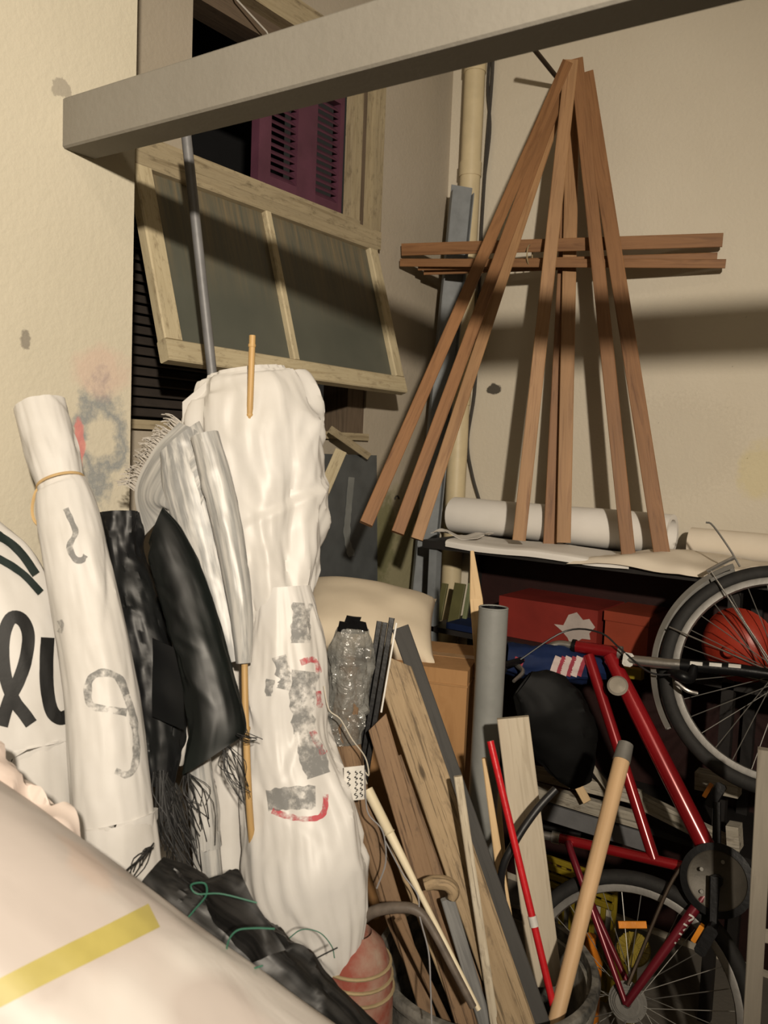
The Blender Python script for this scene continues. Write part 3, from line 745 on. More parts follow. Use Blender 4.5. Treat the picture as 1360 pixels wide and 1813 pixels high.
def wheel(c, guard_pts=None, cogs=False, turn=0.0):
    ax = BN
    t, u, w2 = frame(ax, V((0, 0, 1)))
    rimp = [(-0.008, -0.011), (0.006, -0.013), (0.010, -0.012), (0.010, 0.012), (0.006, 0.013), (-0.008, 0.011), (-0.011, 0.0)]
    rim = torus(c, ax, WR-0.048, rimp, 72)
    sub = [('tyre', torus(c, ax, WR-0.021, [(0.021*cos(2*pi*i/12), 0.019*sin(2*pi*i/12)) for i in range(12)], 80), 'tyre_rubber'),
           ('hub', lathe(c-ax*0.045, [(0.008, 0), (0.02, 0.004), (0.02, 0.010), (0.013, 0.016), (0.013, 0.074), (0.02, 0.080), (0.02, 0.086), (0.008, 0.09)], 16, ax), 'chrome')]
    for k in range(32):
        A = 2*pi*k/32; e = u*cos(A)+w2*sin(A); sgn = 1 if k % 2 else -1
        B = A+(0.75 if (k//2) % 2 else -0.75); hbp = u*cos(B)+w2*sin(B)
        sub.append(('spoke', tube([c+hbp*0.018+ax*sgn*0.036, c+e*(WR-0.056)], 0.0013, 4), 'dull_alloy'))
    return rim, sub
rim_f, sub_f = wheel(FH); rim_r, sub_r = wheel(RH)
# sprocket stack on the rear hub
for k, r in enumerate((0.05, 0.043, 0.036, 0.03)):
    sub_r.append(('sprocket', lathe(RH+BN*(0.028+k*0.006), [(r*0.4, 0), (r, 0), (r, 0.002), (r*0.4, 0.002)], 24, BN, closed=True), 'dull_alloy'))
def ang(c, p):
    t, u, w2 = frame(BN, V((0, 0, 1))); e = p-c; return math.atan2(e.dot(w2), e.dot(u))
a0 = ang(FH, BP(1178, 1292)); a1 = ang(FH, BP(1292, 985))
aM = ang(FH, BP(1165, 1150))
def unwrap(a, ref):
    while a-ref > pi: a -= 2*pi
    while a-ref < -pi: a += 2*pi
    return a
a0, a1 = unwrap(a0, aM), unwrap(a1, aM)
gp = [(-0.012, -0.027), (0.004, -0.021), (0.008, 0.0), (0.004, 0.021), (-0.012, 0.027), (-0.010, 0.0255), (0.002, 0.019), (0.0055, 0.0), (0.002, -0.019), (-0.010, -0.0255)]
guard = torus(FH, BN, WR+0.016, gp, 40, min(a0, a1), max(a0, a1))
bar = lambda pts, r, n=14, s=None: tube(pts, r, n, s)
BBk = BP(1268, 1556)
SU = BP(985, 1483)
HT0, HT1 = BP(1018, 1144), BP(1097, 1156)
bike = []
bike.append(('front_wheel', rim_f, 'rim_alloy', sub_f))
bike.append(('rear_wheel', rim_r, 'rim_alloy', sub_r))
stays = [('stay', tube([BP(1258, 1010, s*0.03), FH+BN*s*0.05], 0.0024, 6), 'chrome') for s in (-1, 1)]
stays.append(('stay', tube([BP(1185, 1110, 0.03), FH+BN*0.05], 0.0024, 6), 'chrome'))
stays.append(('bracket', tube([BP(1252, 1012, 0.028), BP(1276, 999, 0.03), BP(1300, 987, 0.03)], 0.006, 8), 'chrome'))
stays.append(('bent_rod', tube([BP(1250, 925, 0.02), BP(1262, 930, 0.02), BP(1292, 972, 0.02), BP(1310, 1003, 0.02)], 0.0032, 6, 12), 'dull_alloy'))
bike.append(('mudguard', guard, 'dull_alloy', stays))
bike.append(('head_tube', bar([HT0, HT1], 0.0185), 'red_enamel', [('lug', bar([HT0-(HT1-HT0)*0.06, HT0+(HT1-HT0)*0.03], 0.021), 'black_plastic'), ('lug', bar([HT1-(HT1-HT0)*0.03, HT1+(HT1-HT0)*0.06], 0.021), 'dull_alloy')]))
bike.append(('top_tube', bar([BP(1042, 1160), BP(1158, 1521)], [0.017, 0.016]), 'red_enamel'))
dtube = bar([BP(1080, 1160), BP(1130, 1262), BP(1250, 1500), BBk], [0.021, 0.026, 0.026, 0.025], 16)
bike.append(('down_tube', dtube, 'red_enamel'))
bike.append(('gusset', bar([BP(1075, 1168), BP(1092, 1190), BP(1100, 1225)], [0.012, 0.014, 0.010], 10, 10), 'maroon_enamel'))
bike.append(('seat_tube', bar([SU, BP(1235, 1540)], 0.0145), 'red_enamel', [('seat_clamp', bar([BP(978, 1481), BP(992, 1484)], 0.018), 'chrome'), ('seat_post', bar([BP(955, 1477), SU], 0.012), 'chrome')]))
bike.append(('rack_rod', bar([BP(956, 1462), BP(1028, 1478)], 0.007, 8), 'black_plastic'))
for s in (-1, 1):
    bike.append(('seat_stay', bar([BP(1005, 1490, s*0.02), BP(1030, 1560, s*0.045), RH+BN*s*0.06], [0.010, 0.010, 0.008], 10, 12), 'maroon_enamel'))
cs = None
for s in (-1, 1):
    gg = bar([BBk+BN*s*0.03, BP(1228, 1612, s*0.045), RH+BN*s*0.06], [0.014, 0.014, 0.010], 12, 14)
    sub = []
    if s == 1:
        bv = gg.bvh()
        for q in zm(860, 1350, .3676, [(988, 745), (962, 790), (940, 835), (918, 880), (890, 930), (858, 990)]):
            dx, dy = 9.5, 5
            r_ = ribbon(bv, [(q[0]-3, q[1]-5), (q[0]+5, q[1]+1), (q[0]-4, q[1]+7)], 3.2, 10, 0.001)
            if r_.f: sub.append(('letter', r_, 'white_decal'))
    bike.append(('chain_stay', gg, 'maroon_enamel', sub))
# fork
FC = BP(1118, 1167)
for s in (-1, 1):
    bike.append(('fork_leg', bar([BP(1112, 1168, s*0.045), BP(1180, 1175, s*0.055), BP(1225, 1178, s*0.055)], 0.0155), 'chrome',
        [('fork_slider', bar([BP(1205, 1177, s*0.055), BP(1300, 1185, s*0.055), FH+BN*s*0.055], [0.018, 0.018, 0.013]), 'black_plastic')]
        + ([('decal', ribbon(bar([BP(1205, 1177, s*0.055), BP(1300, 1185, s*0.055), FH+BN*s*0.055], [0.018, 0.018, 0.013]), [(1222+k*34, 1174+k*2.2), (1244+k*34, 1176+k*2.2)], 6, 8, 0.001), 'white_decal') for k in range(3)] if s == 1 else [])))
bike.append(('fork_crown', plank(BP(1112, 1168, -0.06), BP(1112, 1168, 0.06), 0.04, 0.03, bev=0.006), 'dull_alloy'))
bike.append(('brake', bar([BP(1188, 1192, 0.06), BP(1205, 1196, 0.085), BP(1222, 1200, 0.075), BP(1230, 1178, 0.07)], [0.012, 0.017, 0.016, 0.01], 10, 14), 'black_plastic', [('brake_arm', bar([BP(1196, 1206, 0.07), BP(1216, 1222, 0.07), BP(1235, 1228, 0.06)], 0.006, 8, 8), 'chrome')]))
# handlebar: stem, bar running towards and away from the viewer, grips, levers
ST = BP(985, 1141)
bike.append(('stem', bar([HT0, ST, BP(950, 1160)], [0.012, 0.012, 0.014], 12, 10), 'chrome'))
hc = BP(948, 1162)
hpts = [hc+BN*o+(BP(910, 1200)-BP(948, 1162))*k for o, k in ((-0.10, 0.7), (-0.05, 0.5), (0, 0), (0.10, 0.45), (0.20, 0.9))]
bike.append(('handlebar', bar(hpts, 0.011, 10, 24), 'black_plastic',
    [('grip', bar([hpts[4]-BN*0.04, hpts[4]+BN*0.05], 0.018, 14), 'black_rubber'),
     ('grip', bar([hpts[0]+BN*0.04, hpts[0]-BN*0.03], 0.018, 14), 'black_rubber'),
     ('brake_lever', bar([hpts[3]+V((0, 0, -0.01)), hpts[3]+BN*0.03+V((0.03, 0, -0.03)), hpts[4]+V((0.055, 0, -0.03))], [0.008, 0.007, 0.005], 8, 12), 'chrome')]))
bike.append(('brake_cable', tube([hpts[3], BP(1000, 1118, 0.05), BP(1062, 1120, 0.06), BP(1100, 1150, 0.06), BP(1150, 1190, 0.07), BP(1200, 1195, 0.08)], 0.0028, 6, 30), 'black_rubber'))
bike.append(('lamp_reflector', lathe(BP(1094, 1216, 0.055), [(0.0, 0), (0.026, 0.002), (0.030, 0.010), (0.024, 0.016), (0.0, 0.018)], 24, (BN+V((0.1, 0, 0.3))).normalized()), 'clear_reflector'))
# crank set
CC = BP(1270, 1558, 0.05)
bike.append(('chainring', lathe(CC, [(0.0, 0.0), (0.070, 0.0), (0.090, 0.002), (0.090, 0.006), (0.074, 0.007), (0.070, 0.004), (0.0, 0.004)], 48, BN), 'chain_guard_plate',
    [('guard_ring', torus(CC, BN, 0.084, [(-0.010, 0.001), (0.008, 0.001), (0.008, 0.010), (-0.010, 0.011)], 56), 'black_plastic'),
     ('spindle', lathe(CC, [(0.0, 0), (0.016, 0), (0.016, 0.03), (0.0, 0.032)], 14, BN), 'black_plastic')]
    + [('bolt', lathe(CC+(RT*cos(k*2*pi/5)+UP*sin(k*2*pi/5))*0.05, [(0, 0), (0.005, 0), (0.005, 0.009), (0, 0.009)], 8, BN), 'dull_alloy') for k in range(5)]))
for o, q0, q1, q2 in ((0.085, (1266, 1552), (1262, 1655), (1252, 1662)), (-0.07, (1268, 1556), (1270, 1420), (1268, 1408))):
    s = 1 if o > 0 else -1
    bike.append(('crank_arm', plank(BP(*q0, o), BP(*q1, o), 0.026, 0.014, wd2=0.02, bev=0.004), 'black_plastic'))
    pc = BP(*q2, o+s*0.05)
    bike.append(('pedal', plank(pc-BN*0.04, pc+BN*0.04, 0.028, 0.075, hint=V((0.4, 0, 1)), bev=0.006), 'black_plastic', [('pedal_reflector', plank(pc-BN*0.02+V((-0.02, -0.01, 0.012)), pc+BN*0.02+V((-0.02, -0.01, 0.012)), 0.012, 0.045, hint=V((0.4, 0, 1))), 'orange_reflector')]))
chain = [BP(1240, 1500, 0.045), BP(1190, 1560, 0.045), BP(1130, 1700, 0.045), RH+BN*0.045+V((0.0, 0, 0.05))]
bike.append(('chain', tube(chain, 0.005, 6, 20), 'rusty_iron'))
# orange spoke reflector, yellow disc on the wheel
bike.append(('spoke_reflector', plank(RH+UP*0.20+RT*-0.03, RH+UP*0.20+RT*0.045, 0.018, 0.010), 'orange_reflector'))
make('bicycle', 'red bicycle standing upright on its rear wheel against the rack, front wheel raised', 'bicycle', bike)
c = BP(1122, 1682, -0.10)
P_ = [('disc', lathe(c, [(0.0, 0.0), (0.044, 0.0), (0.047, 0.006), (0.044, 0.012), (0.0, 0.012)], 36, (BN+V((0, 0, 0.6))).normalized()), 'yellow_plastic')]
ax = (BN+V((0, 0, 0.6))).normalized(); t_, u_, w_ = frame(ax, V((0, 0, 1)))
for k in range(16):
    e = u_*cos(2*pi*k/16)+w_*sin(2*pi*k/16)
    P_.append(('rib', plank(c+ax*0.012+e*0.014, c+ax*0.012+e*0.045, 0.004, 0.006, hint=ax, bev=0.0005), 'yellow_plastic'))
P_.append(('stem', tube([c-ax*0.0, V((c.x, c.y+0.03, 0.0))], 0.012, 10), 'yellow_plastic'))
make('yellow_ribbed_wheel', 'small yellow ribbed plastic wheel behind the bicycle rear wheel', 'plastic wheel', P_)
m_plain('orange_plastic', (0.7, 0.22, 0.02), 0.35)
c = onY(1046, 1662, 2.30)
make('orange_bottle', 'orange plastic bottle standing behind the bucket', 'bottle', lathe(V((c.x, c.y, 0)), [(0.035, 0), (0.038, 0.01), (0.038, c.z-0.07), (0.016, c.z-0.02), (0.016, c.z+0.01), (0.0, c.z+0.01)], 20), 'orange_plastic')
# black bag hanging behind the head of the bicycle
m_cloth('black_bag_cloth', (0.004, 0.004, 0.004), (0.003, 0.003, 0.003), 0.6, spec=0.15)
make('black_bag', 'black crumpled bag hanging under the handlebar before the rack', 'bag', roll([(925, 1212, 2.46, 28), (960, 1240, 2.46, 60), (985, 1285, 2.46, 62), (1010, 1345, 2.46, 45), (1030, 1390, 2.46, 18)], 0.35, 0.08, 5, 36, 32, 12), 'black_bag_cloth')
# grey post at the edge of the picture
m_wood('grey_post_wood', (0.24, 0.215, 0.175), (0.28, 0.25, 0.205), (0.19, 0.165, 0.13), 0.8)
a, b = P(1356, 1350, 1.86), P(1331, 1813, 1.86)
d_ = (b-a).normalized(); e = b+d_*(b.z/-d_.z)
d2 = V((0, 0, 1))
make('grey_post', 'pale grey wooden post in front of the bicycle', 'post', [('upright', plank(e, a-d_*0.03, 0.036, 0.03), 'grey_post_wood'), ('cross_bar', plank(P(1345, 1655, 1.88), P(1420, 1668, 1.88), 0.03, 0.02), 'grey_post_wood')], smooth=0.3)

# ================================================================ CORNER: board, cushion, cartons
m_plain('slate_board', (0.075, 0.082, 0.085), 0.45, var=0.35, scale=9)
m_plain('smear', (0.17, 0.18, 0.175), 0.5)
m_wood('cardboard', (0.30, 0.16, 0.065), (0.33, 0.18, 0.075), (0.26, 0.135, 0.052), 0.8, 0.3, bmp=0.1)
X_ = WX+0.05
q = [onX(568, 800, X_), onX(654, 806, X_)]
g1 = plank(V((X_+0.10, (q[0].y+q[1].y)/2, 0)), V((X_, (q[0].y+q[1].y)/2, q[1].z)), (q[1].y-q[0].y)*1.25, 0.02, hint=V((1, 0, 0)))
sm = ribbon(g1, [(622, 845), (617, 900), (614, 950), (622, 985)], 11, 24, 0.0012, wob=0.6)
make('slate_grey_board', 'slate grey board leaning under the window, smeared with pale paint', 'board', [('panel', g1, 'slate_board'), ('paint_smear', sm, 'smear')], smooth=0.3)
make('wood_offcut', 'white painted wooden offcut with nail holes against the grey board', 'offcut', plank(onX(603, 800, X_+0.05), onX(572, 872, X_+0.08), 0.042, 0.02), 'sash_wood', smooth=0.3)
make('wood_offcut', 'dark weathered strip slanting across the top of the grey board', 'offcut', plank(onX(588, 762, X_+0.03), onX(650, 806, X_+0.03), 0.026, 0.03), 'old_cream_wood', smooth=0.3)

# cartons stacked to the floor, cushion on top
ct = P(790, 1160, 2.36); zt_ = ct.z
cx0 = P(640, 1160, 2.50); 
def rbox(c, ax, hw, hd, z0, z1):
    ax = ax.normalized(); ay = V((-ax.y, ax.x, 0))
    pts = [c+ax*sx*hw+ay*sy*hd for sx, sy in ((-1, -1), (1, -1), (1, 1), (-1, 1))]
    return G().add([V((p.x, p.y, z)) for z in (z0, z1) for p in pts], [(3, 2, 1, 0), (4, 5, 6, 7), (0, 1, 5, 4), (1, 2, 6, 5), (2, 3, 7, 6), (3, 0, 4, 7)])
axc = (P(838, 1185, 2.28)-P(735, 1150, 2.28)); axc.z = 0; axc = V((cos(radians(20)), sin(radians(20)), 0))
fr = onZ(831, 1190, zt_)         # near right top corner
cc = V((fr.x, fr.y, 0))-axc.normalized()*0.19+V((-axc.y, axc.x, 0)).normalized()*0.155
b1 = rbox(cc, axc, 0.185, 0.15, zt_-0.36, zt_); b0 = rbox(cc+V((-0.01, 0.01, 0)), axc, 0.195, 0.16, 0.0, zt_-0.361)
flap = rbox(cc+V((0, 0, 0)), axc, 0.187, 0.152, zt_-0.045, zt_-0.040)
m_plain('brown_tape', (0.38, 0.22, 0.10), 0.3)
ayc = V((-axc.y, axc.x, 0)).normalized()
tp_ = rbox(cc, axc, 0.186, 0.02, zt_, zt_+0.0012)
make('cardboard_carton', 'brown cardboard carton under the cushion, upper of two', 'carton', [('box', b1, 'cardboard'), ('flap_edge', flap, 'cardboard'), ('tape', tp_, 'brown_tape')], smooth=0)
make('cardboard_carton', 'brown cardboard carton on the floor carrying the other carton', 'carton', b0, 'cardboard', smooth=0)
m_cloth('cushion_cloth', (0.58, 0.50, 0.38), (0.52, 0.44, 0.33), 0.8, crease=0.3)
def cushion(c, ux, uy, uz, a, b, h, n=28, seed=0):
    vs = []; 
    for side in (1, -1):
        for i in range(n+1):
            for j in range(n+1):
                s, t = i/n*2-1, j/n*2-1
                k = (1-abs(s)**2.6)*(1-abs(t)**2.6); pinch = 1-0.10*(1-abs(t))*abs(s)**3*0-0.07*(1-t*t)*(abs(s)**4)
                pt_ = 1-0.07*(1-s*s)*(abs(t)**4)
                p = V(c)+ux*(a*s*pinch)+uy*(b*t*pt_)+uz*(side*h*max(k, 0)**0.5*(1+0.12*noise.noise(V((s*2, t*2, seed)))))
                vs.append(p)
    m = n+1; fs = []
    for sd in (0, 1):
        for i in range(n):
            for j in range(n):
                f = (sd*m*m+i*m+j, sd*m*m+i*m+j+1, sd*m*m+(i+1)*m+j+1, sd*m*m+(i+1)*m+j)
                fs.append(f if sd == 1 else tuple(reversed(f)))
    g = G().add(vs, fs)
    mp = {}                                    # weld the seam
    for k in range(m*m):
        i, j = divmod(k, m)
        if i in (0, n) or j in (0, n): mp[m*m+k] = k
    g.f = [tuple(mp.get(x, x) for x in f) for f in g.f]
    return g
pc = P(650, 1110, 2.42)
ux = (P(766, 1128, 2.42)-P(540, 1092, 2.42)).normalized()
uz = (V((0, 0, 1))*0.92-FW*0.38); uz = (uz-ux*uz.dot(ux)).normalized(); uy = uz.cross(ux)
ch = cushion(pc+V((0, 0, 0.025)), ux, uy, uz, 0.205, 0.17, 0.075, seed=2)
dz = zt_+0.004-min(v.z for v in ch.v)
make('cushion', 'plump cream cushion lying on the cardboard carton', 'cushion', ch, 'cushion_cloth', smooth=1.2)

# grey pipe and pointed stake
a = P(874, 1076, 2.13); e = V((a.x+0.01, a.y-0.03, 0))
P_ = [('tube', tube([e, a], 0.0385, 24, cap=False), 'grey_pvc'), ('bore', tube([e, a], 0.034, 24, cap=False), 'black_plastic'), ('rim', torus(a, (a-e).normalized(), 0.0365, circ(0.0028, 6), 24), 'grey_pvc')]
make('grey_pipe', 'thick grey plastic pipe standing beside the cardboard carton', 'pipe', P_)
a, b = P(836, 975, 2.30), P(852, 1165, 2.28)
d_ = (b-a).normalized(); e = b+d_*(b.z/-d_.z)
g = plank(a, b*0.45+a*0.55, 0.010, 0.018, wd2=0.036); g += plank(b*0.45+a*0.55, e, 0.036, 0.018, wd2=0.05)
make('pointed_stake', 'pale pointed wooden stake standing behind the grey pipe', 'stake', g, 'pale_wood', smooth=0.3)

# ================================================================ BUCKET OF TIMBER
BC = P(860, 1705, 1.78); BR = 0.232; BZ = BC.z
m_plain('bucket_rubber', (0.035, 0.035, 0.033), 0.6, col2=(0.22, 0.21, 0.185), scale=26, bmp=0.3)
m_plain('bucket_dirty', (0.30, 0.28, 0.24), 0.8, col2=(0.05, 0.05, 0.045), scale=20, bmp=0.4)
m_plain('rubble', (0.05, 0.045, 0.035), 0.9, bmp=0.6)
c0 = V((BC.x, BC.y, 0))
bk = [('body', lathe(c0, [(BR*0.80, 0.0), (BR*0.99, BZ-0.01), (BR*0.965, BZ-0.01), (BR*0.78, 0.03), (0.0, 0.03)], 48), 'bucket_rubber'),
      ('rim', torus(V((BC.x, BC.y, BZ)), V((0, 0, 1)), BR, [(-0.010, -0.012), (0.008, -0.014), (0.011, 0.0), (0.006, 0.010), (-0.008, 0.010)], 64), 'bucket_rubber'),
      ('rubble_fill', lathe(c0, [(BR*0.84, 0.12), (BR*0.86, 0.18), (BR*0.5, 0.20), (0.0, 0.19)], 32), 'rubble')]
t_, u_, w_ = frame(V((0, 0, 1)), V((0, 0, 1)))
def angz(p): e = p-BC; return math.atan2(e.dot(w_), e.dot(u_))
am = angz(onZ(1005, 1655, BZ))
bk.append(('cement_crust', torus(V((BC.x, BC.y, BZ-0.085)), V((0, 0, 1)), BR*0.945, [(-0.009, -0.075), (-0.002, -0.075), (0.004, 0.07), (-0.005, 0.07)], 24, am-0.75, am+0.85), 'bucket_dirty'))
bk.append(('cement_crust', torus(V((BC.x, BC.y, BZ-0.035)), V((0, 0, 1)), BR*0.997, [(-0.004, -0.03), (0.002, -0.03), (0.010, 0.028), (0.004, 0.028)], 20, angz(onZ(1030, 1750, BZ))-0.35, angz(onZ(1030, 1750, BZ))+0.3), 'bucket_dirty'))
make('rubber_bucket', 'tall black rubber bucket crusted with cement, full of timber', 'bucket', bk)

m_wood('grey_timber', (0.038, 0.037, 0.035), (0.052, 0.050, 0.047), (0.028, 0.027, 0.026), 0.75)
m_wood('weathered_pine', (0.26, 0.185, 0.105), (0.32, 0.235, 0.14), (0.19, 0.13, 0.07), 0.75, dirt=(0.08, 0.055, 0.035), knots=True)
m_wood('brown_board', (0.17, 0.105, 0.06), (0.22, 0.14, 0.08), (0.12, 0.07, 0.04), 0.75, dirt=(0.06, 0.04, 0.025), knots=True)
m_wood('white_stick_paint', (0.60, 0.55, 0.45), (0.48, 0.42, 0.32), (0.30, 0.24, 0.17), 0.7, dirt=(0.14, 0.11, 0.08), knots=True)
m_wood('grey_plank_wood', (0.40, 0.34, 0.26), (0.46, 0.40, 0.31), (0.30, 0.25, 0.18), 0.8)
m_wood('blue_grey_wood', (0.16, 0.165, 0.17), (0.22, 0.22, 0.215), (0.12, 0.12, 0.12), 0.8)
m_wood('ivory_cane', (0.62, 0.54, 0.37), (0.66, 0.58, 0.42), (0.5, 0.42, 0.27), 0.5)
m_wood('handle_wood', (0.50, 0.33, 0.18), (0.55, 0.37, 0.21), (0.43, 0.27, 0.14), 0.5)
m_plain('red_paint', (0.50, 0.012, 0.018), 0.35, var=0.25)
def stick(tp, td, bp, wpx, th, mat, lab, name='plank', ext=0.40, cat='plank', wpx2=None, cut=0.0, rnd=False, zrim=None):
    """a length of timber leaning in the bucket: top pixel at depth td, crossing the bucket's rim plane at pixel bp"""
    a = P(*tp, td); b = onZ(*bp, BZ+0.004 if zrim is None else zrim)
    e0 = b-V((BC.x, BC.y, BZ)); e0.z = 0
    lim = BR*0.94-th/2-(wpx*depth(b)/FPX)*0.3
    if zrim is None and e0.length > lim: b = V((BC.x, BC.y, b.z))+e0.normalized()*lim
    d = (b-a).normalized(); L = (a-b).length
    e = b+d*0.09
    wd = wpx*depth(a)/FPX; wd2 = (wpx2 or wpx)*depth(b)/FPX
    if rnd: g = tube([a, e], [wd/2, wd2/2], 14)
    else: g = plank(a, e, wd, th, wd2=wd2, cut=cut, bev=0.002)
    return g
grp = 'timber standing in the bucket'
def T(mat, lab, *a, **k):
    nm = k.pop('name', 'plank'); ct_ = k.pop('cat', 'plank'); ex = k.pop('extra', None); main = k.pop('main', 'shaft')
    g = stick(*a, mat, lab, **k)
    if ex: ex = ex(sum(g.v[:14], V((0, 0, 0)))/14, sum(g.v[14:28], V((0, 0, 0)))/14)
    make(nm, lab, ct_, [(main, g, mat)]+ex if ex else g, None if ex else mat, group=grp, smooth=0.3 if not k.get('rnd') else 0.7)
# white band of the red stick and ferrule of the tool handle
def band(a, b): return [('white_band', tube([a.lerp(b, 0.60), a.lerp(b, 0.635)], 0.0094, 14), 'white_decal')]
def ferr(a, b): dd = (a-b).normalized(); return [('ferrule', tube([a-dd*0.004, a+dd*0.042], [0.0215, 0.019], 14), 'dull_alloy')]
T('weathered_pine', 'broad weathered pine plank, widest in the bucket', (690, 1165), 1.84, (905, 1786), 62, 0.022, cut=0.9)
T('grey_timber', 'long charcoal grey plank in the bucket behind the pine plank', (709, 1112), 1.93, (942, 1766), 31, 0.024)
T('brown_board', 'brown splintered board beside the broad pine plank', (668, 1278), 1.74, (814, 1772), 38, 0.02, cut=-0.5)
T('brown_board', 'narrow brown lath between the splintered board and the pine plank', (700, 1340), 1.81, (852, 1768), 22, 0.016)
T('white_stick_paint', 'thin crooked stick with flaking white paint in front of the planks', (811, 1374), 1.66, (872, 1788), 15, 0.012, name='stick', cat='stick')
T('blue_grey_wood', 'blue-grey lath below the wooden hook', (792, 1590), 1.62, (850, 1782), 24, 0.012, name='lath', cat='lath')
T('grey_plank_wood', 'pale grey sawn board rising square-topped beside the red stick', (908, 1270), 1.92, (958, 1668), 56, 0.028)
T('red_paint', 'bright red painted stick with a white band', (868, 1312), 1.80, (975, 1760), 13, 0.014, name='red_stick', cat='stick', rnd=True, extra=band)
T('pale_wood', 'slim pointed pale stake beside the red stick', (857, 1342), 1.86, (906, 1680), 8, 0.012, name='stake', cat='stake', wpx2=24)
T('brown_board', 'dark brown stick low in the bucket near the cane', (705, 1628), 1.60, (772, 1768), 13, 0.012, name='stick', cat='stick')
T('brown_board', 'dark brown stick beside the jar, running behind the ivory cane', (636, 1395), 1.74, (742, 1745), 26, 0.014)
T('weathered_pine', 'thin raw lath behind the ivory cane', (690, 1480), 1.70, (800, 1770), 12, 0.01, name='lath', cat='lath')
T('handle_wood', 'smooth round wooden tool handle, leaning over the bucket rim', (1101, 1345), 1.98, (996, 1760), 29, 0.028, name='tool_handle', cat='handle', rnd=True, wpx2=27, extra=ferr)
# wooden hook / knob
hk = [P(x, y, 1.60) for x, y in ((752, 1567), (770, 1562), (792, 1565), (803, 1578), (800, 1592))]
make('wooden_hook', 'weathered curved wooden hook on top of the blue-grey lath', 'hook', tube(hk, [0.012, 0.014, 0.014, 0.013, 0.009], 10, 18), 'weathered_pine')
# ivory cane
a, b = P(651, 1398, 1.72), P(748, 1590, 1.64); d_ = (b-a).normalized()
make('ivory_cane', 'ivory coloured tapering cane with knots beside the string', 'cane', tube([a, a.lerp(b, .4), a.lerp(b, .41), a.lerp(b, .42), b, b+d_*0.22], [0.0115, 0.0105, 0.0125, 0.010, 0.006, 0.005], 10), 'ivory_cane', group=grp)
# hooked walking cane
m_plain('cane_dark', (0.13, 0.105, 0.085), 0.55, var=0.5, scale=30)
hk = [P(x, y, d) for x, y, d in ((634, 1650, 1.62), (640, 1630, 1.61), (662, 1614, 1.60), (700, 1607, 1.59), (738, 1612, 1.58), (765, 1645, 1.57), (805, 1720, 1.55), (838, 1783, 1.535))]
make('walking_cane', 'dark hooked walking cane leaning in the bucket over the jar', 'cane', tube(hk, [0.010, 0.011, 0.0115, 0.011, 0.010, 0.008, 0.0075, 0.007], 10, 40), 'cane_dark', group=grp)
# black hose
hs = [P(x, y, d) for x, y, d in ((984, 1397, 1.80), (955, 1428, 1.79), (927, 1466, 1.78), (905, 1503, 1.77), (892, 1531, 1.77), (887, 1566, 1.78), (895, 1620, 1.80), (905, 1690, 1.80))]
make('black_hose', 'short bent piece of black hose among the planks', 'hose', tube(hs, 0.0085, 10, 36), 'black_rubber', group=grp)
# black profiles
for i, (tp, bp, lab) in enumerate([((694, 1094), (655, 1330), 'black plastic bar with a pale edge, tallest of three'), ((682, 1102), (645, 1330), 'black plastic bar in the middle of three'), ((672, 1100), (636, 1330), 'black plastic bar next to the plastic-wrapped bundle')]):
    a, b = P(*tp, 1.80+0.02*i), P(*bp, 1.77+0.02*i); d_ = (b-a).normalized(); e = b+d_*0.35
    prt = [('bar', plank(a, e, 0.0125, 0.012), 'black_plastic')]
    if i == 0: prt.append(('pale_edge', plank(a+V((0.010, 0.004, -0.01)), a.lerp(e, 0.32)+V((0.010, 0.004, 0)), 0.004, 0.008), 'white_decal'))
    make('plastic_bar', lab, 'bar', prt, group='black plastic bars in the bucket', smooth=0.3)
# plastic-wrapped bundle with a tag
m_clear('bubble_wrap', (0.15, 0.15, 0.14), 0.66, 0.12)
m_plain('dark_core', (0.05, 0.045, 0.04), 0.5)
gw = roll([(625, 1112, 1.75, 26), (622, 1150, 1.75, 34), (618, 1210, 1.745, 34), (613, 1262, 1.74, 33), (617, 1318, 1.735, 22)], 0.55, 0.07, 6, 70, 56, 5, fine=0.5, crush=1.0, creases=40, ch=0.2)
core = roll([(620, 1180, 1.75, 18), (618, 1230, 1.745, 24), (613, 1300, 1.74, 23), (640, 1430, 1.74, 18), (690, 1610, 1.72, 12), (735, 1725, 1.70, 10)], 0.7, 0.05, 4, 50, 20, 6)
make('wrapped_bundle', 'brown wooden piece wrapped in clear crinkled plastic, tagged', 'bundle', [('core', core, 'brown_board'), ('wrap', gw, 'bubble_wrap')] + [
    ('torn_collar', sheet([[P(x0+(x1-x0)*k/2+i*2*sl, y0-(y0-y1)*i/2+1.5*k, 1.735-0.004*i) for k in range(3)] for i in range(3)], 8, 8, 0.002, 0.003, 40, sl), 'black_plastic')
    for x0, x1, y0, y1, sl in ((597, 612, 1118, 1100, 1), (606, 632, 1112, 1090, 2), (630, 652, 1114, 1099, -1))])
tg = sheet([[P(609+k*9, 1359-k*1.0+i*20, 1.625+0.004*sin(i+k)) for k in range(5)] for i in range(4)], 12, 12, 0.0012, 0.002, 20, 3)
wr = []
for x in (618, 631, 640):
    y = 1365
    while y < 1412:
        L = rng.uniform(5, 10)
        r_ = ribbon(tg, [(x, y), (x-2.5+rng.uniform(-1, 1), y+L*.3), (x+2.5, y+L*.6), (x-1, y+L)], 1.6, 10, 0.0006, 1)
        if r_.f: wr.append(('writing', r_, 'black_plastic'))
        y += L+2.5
make('paper_tag', 'small white tag with handwritten lines tied to the wrapped bundle', 'tag', [('tag', tg, 'white_decal', wr)])
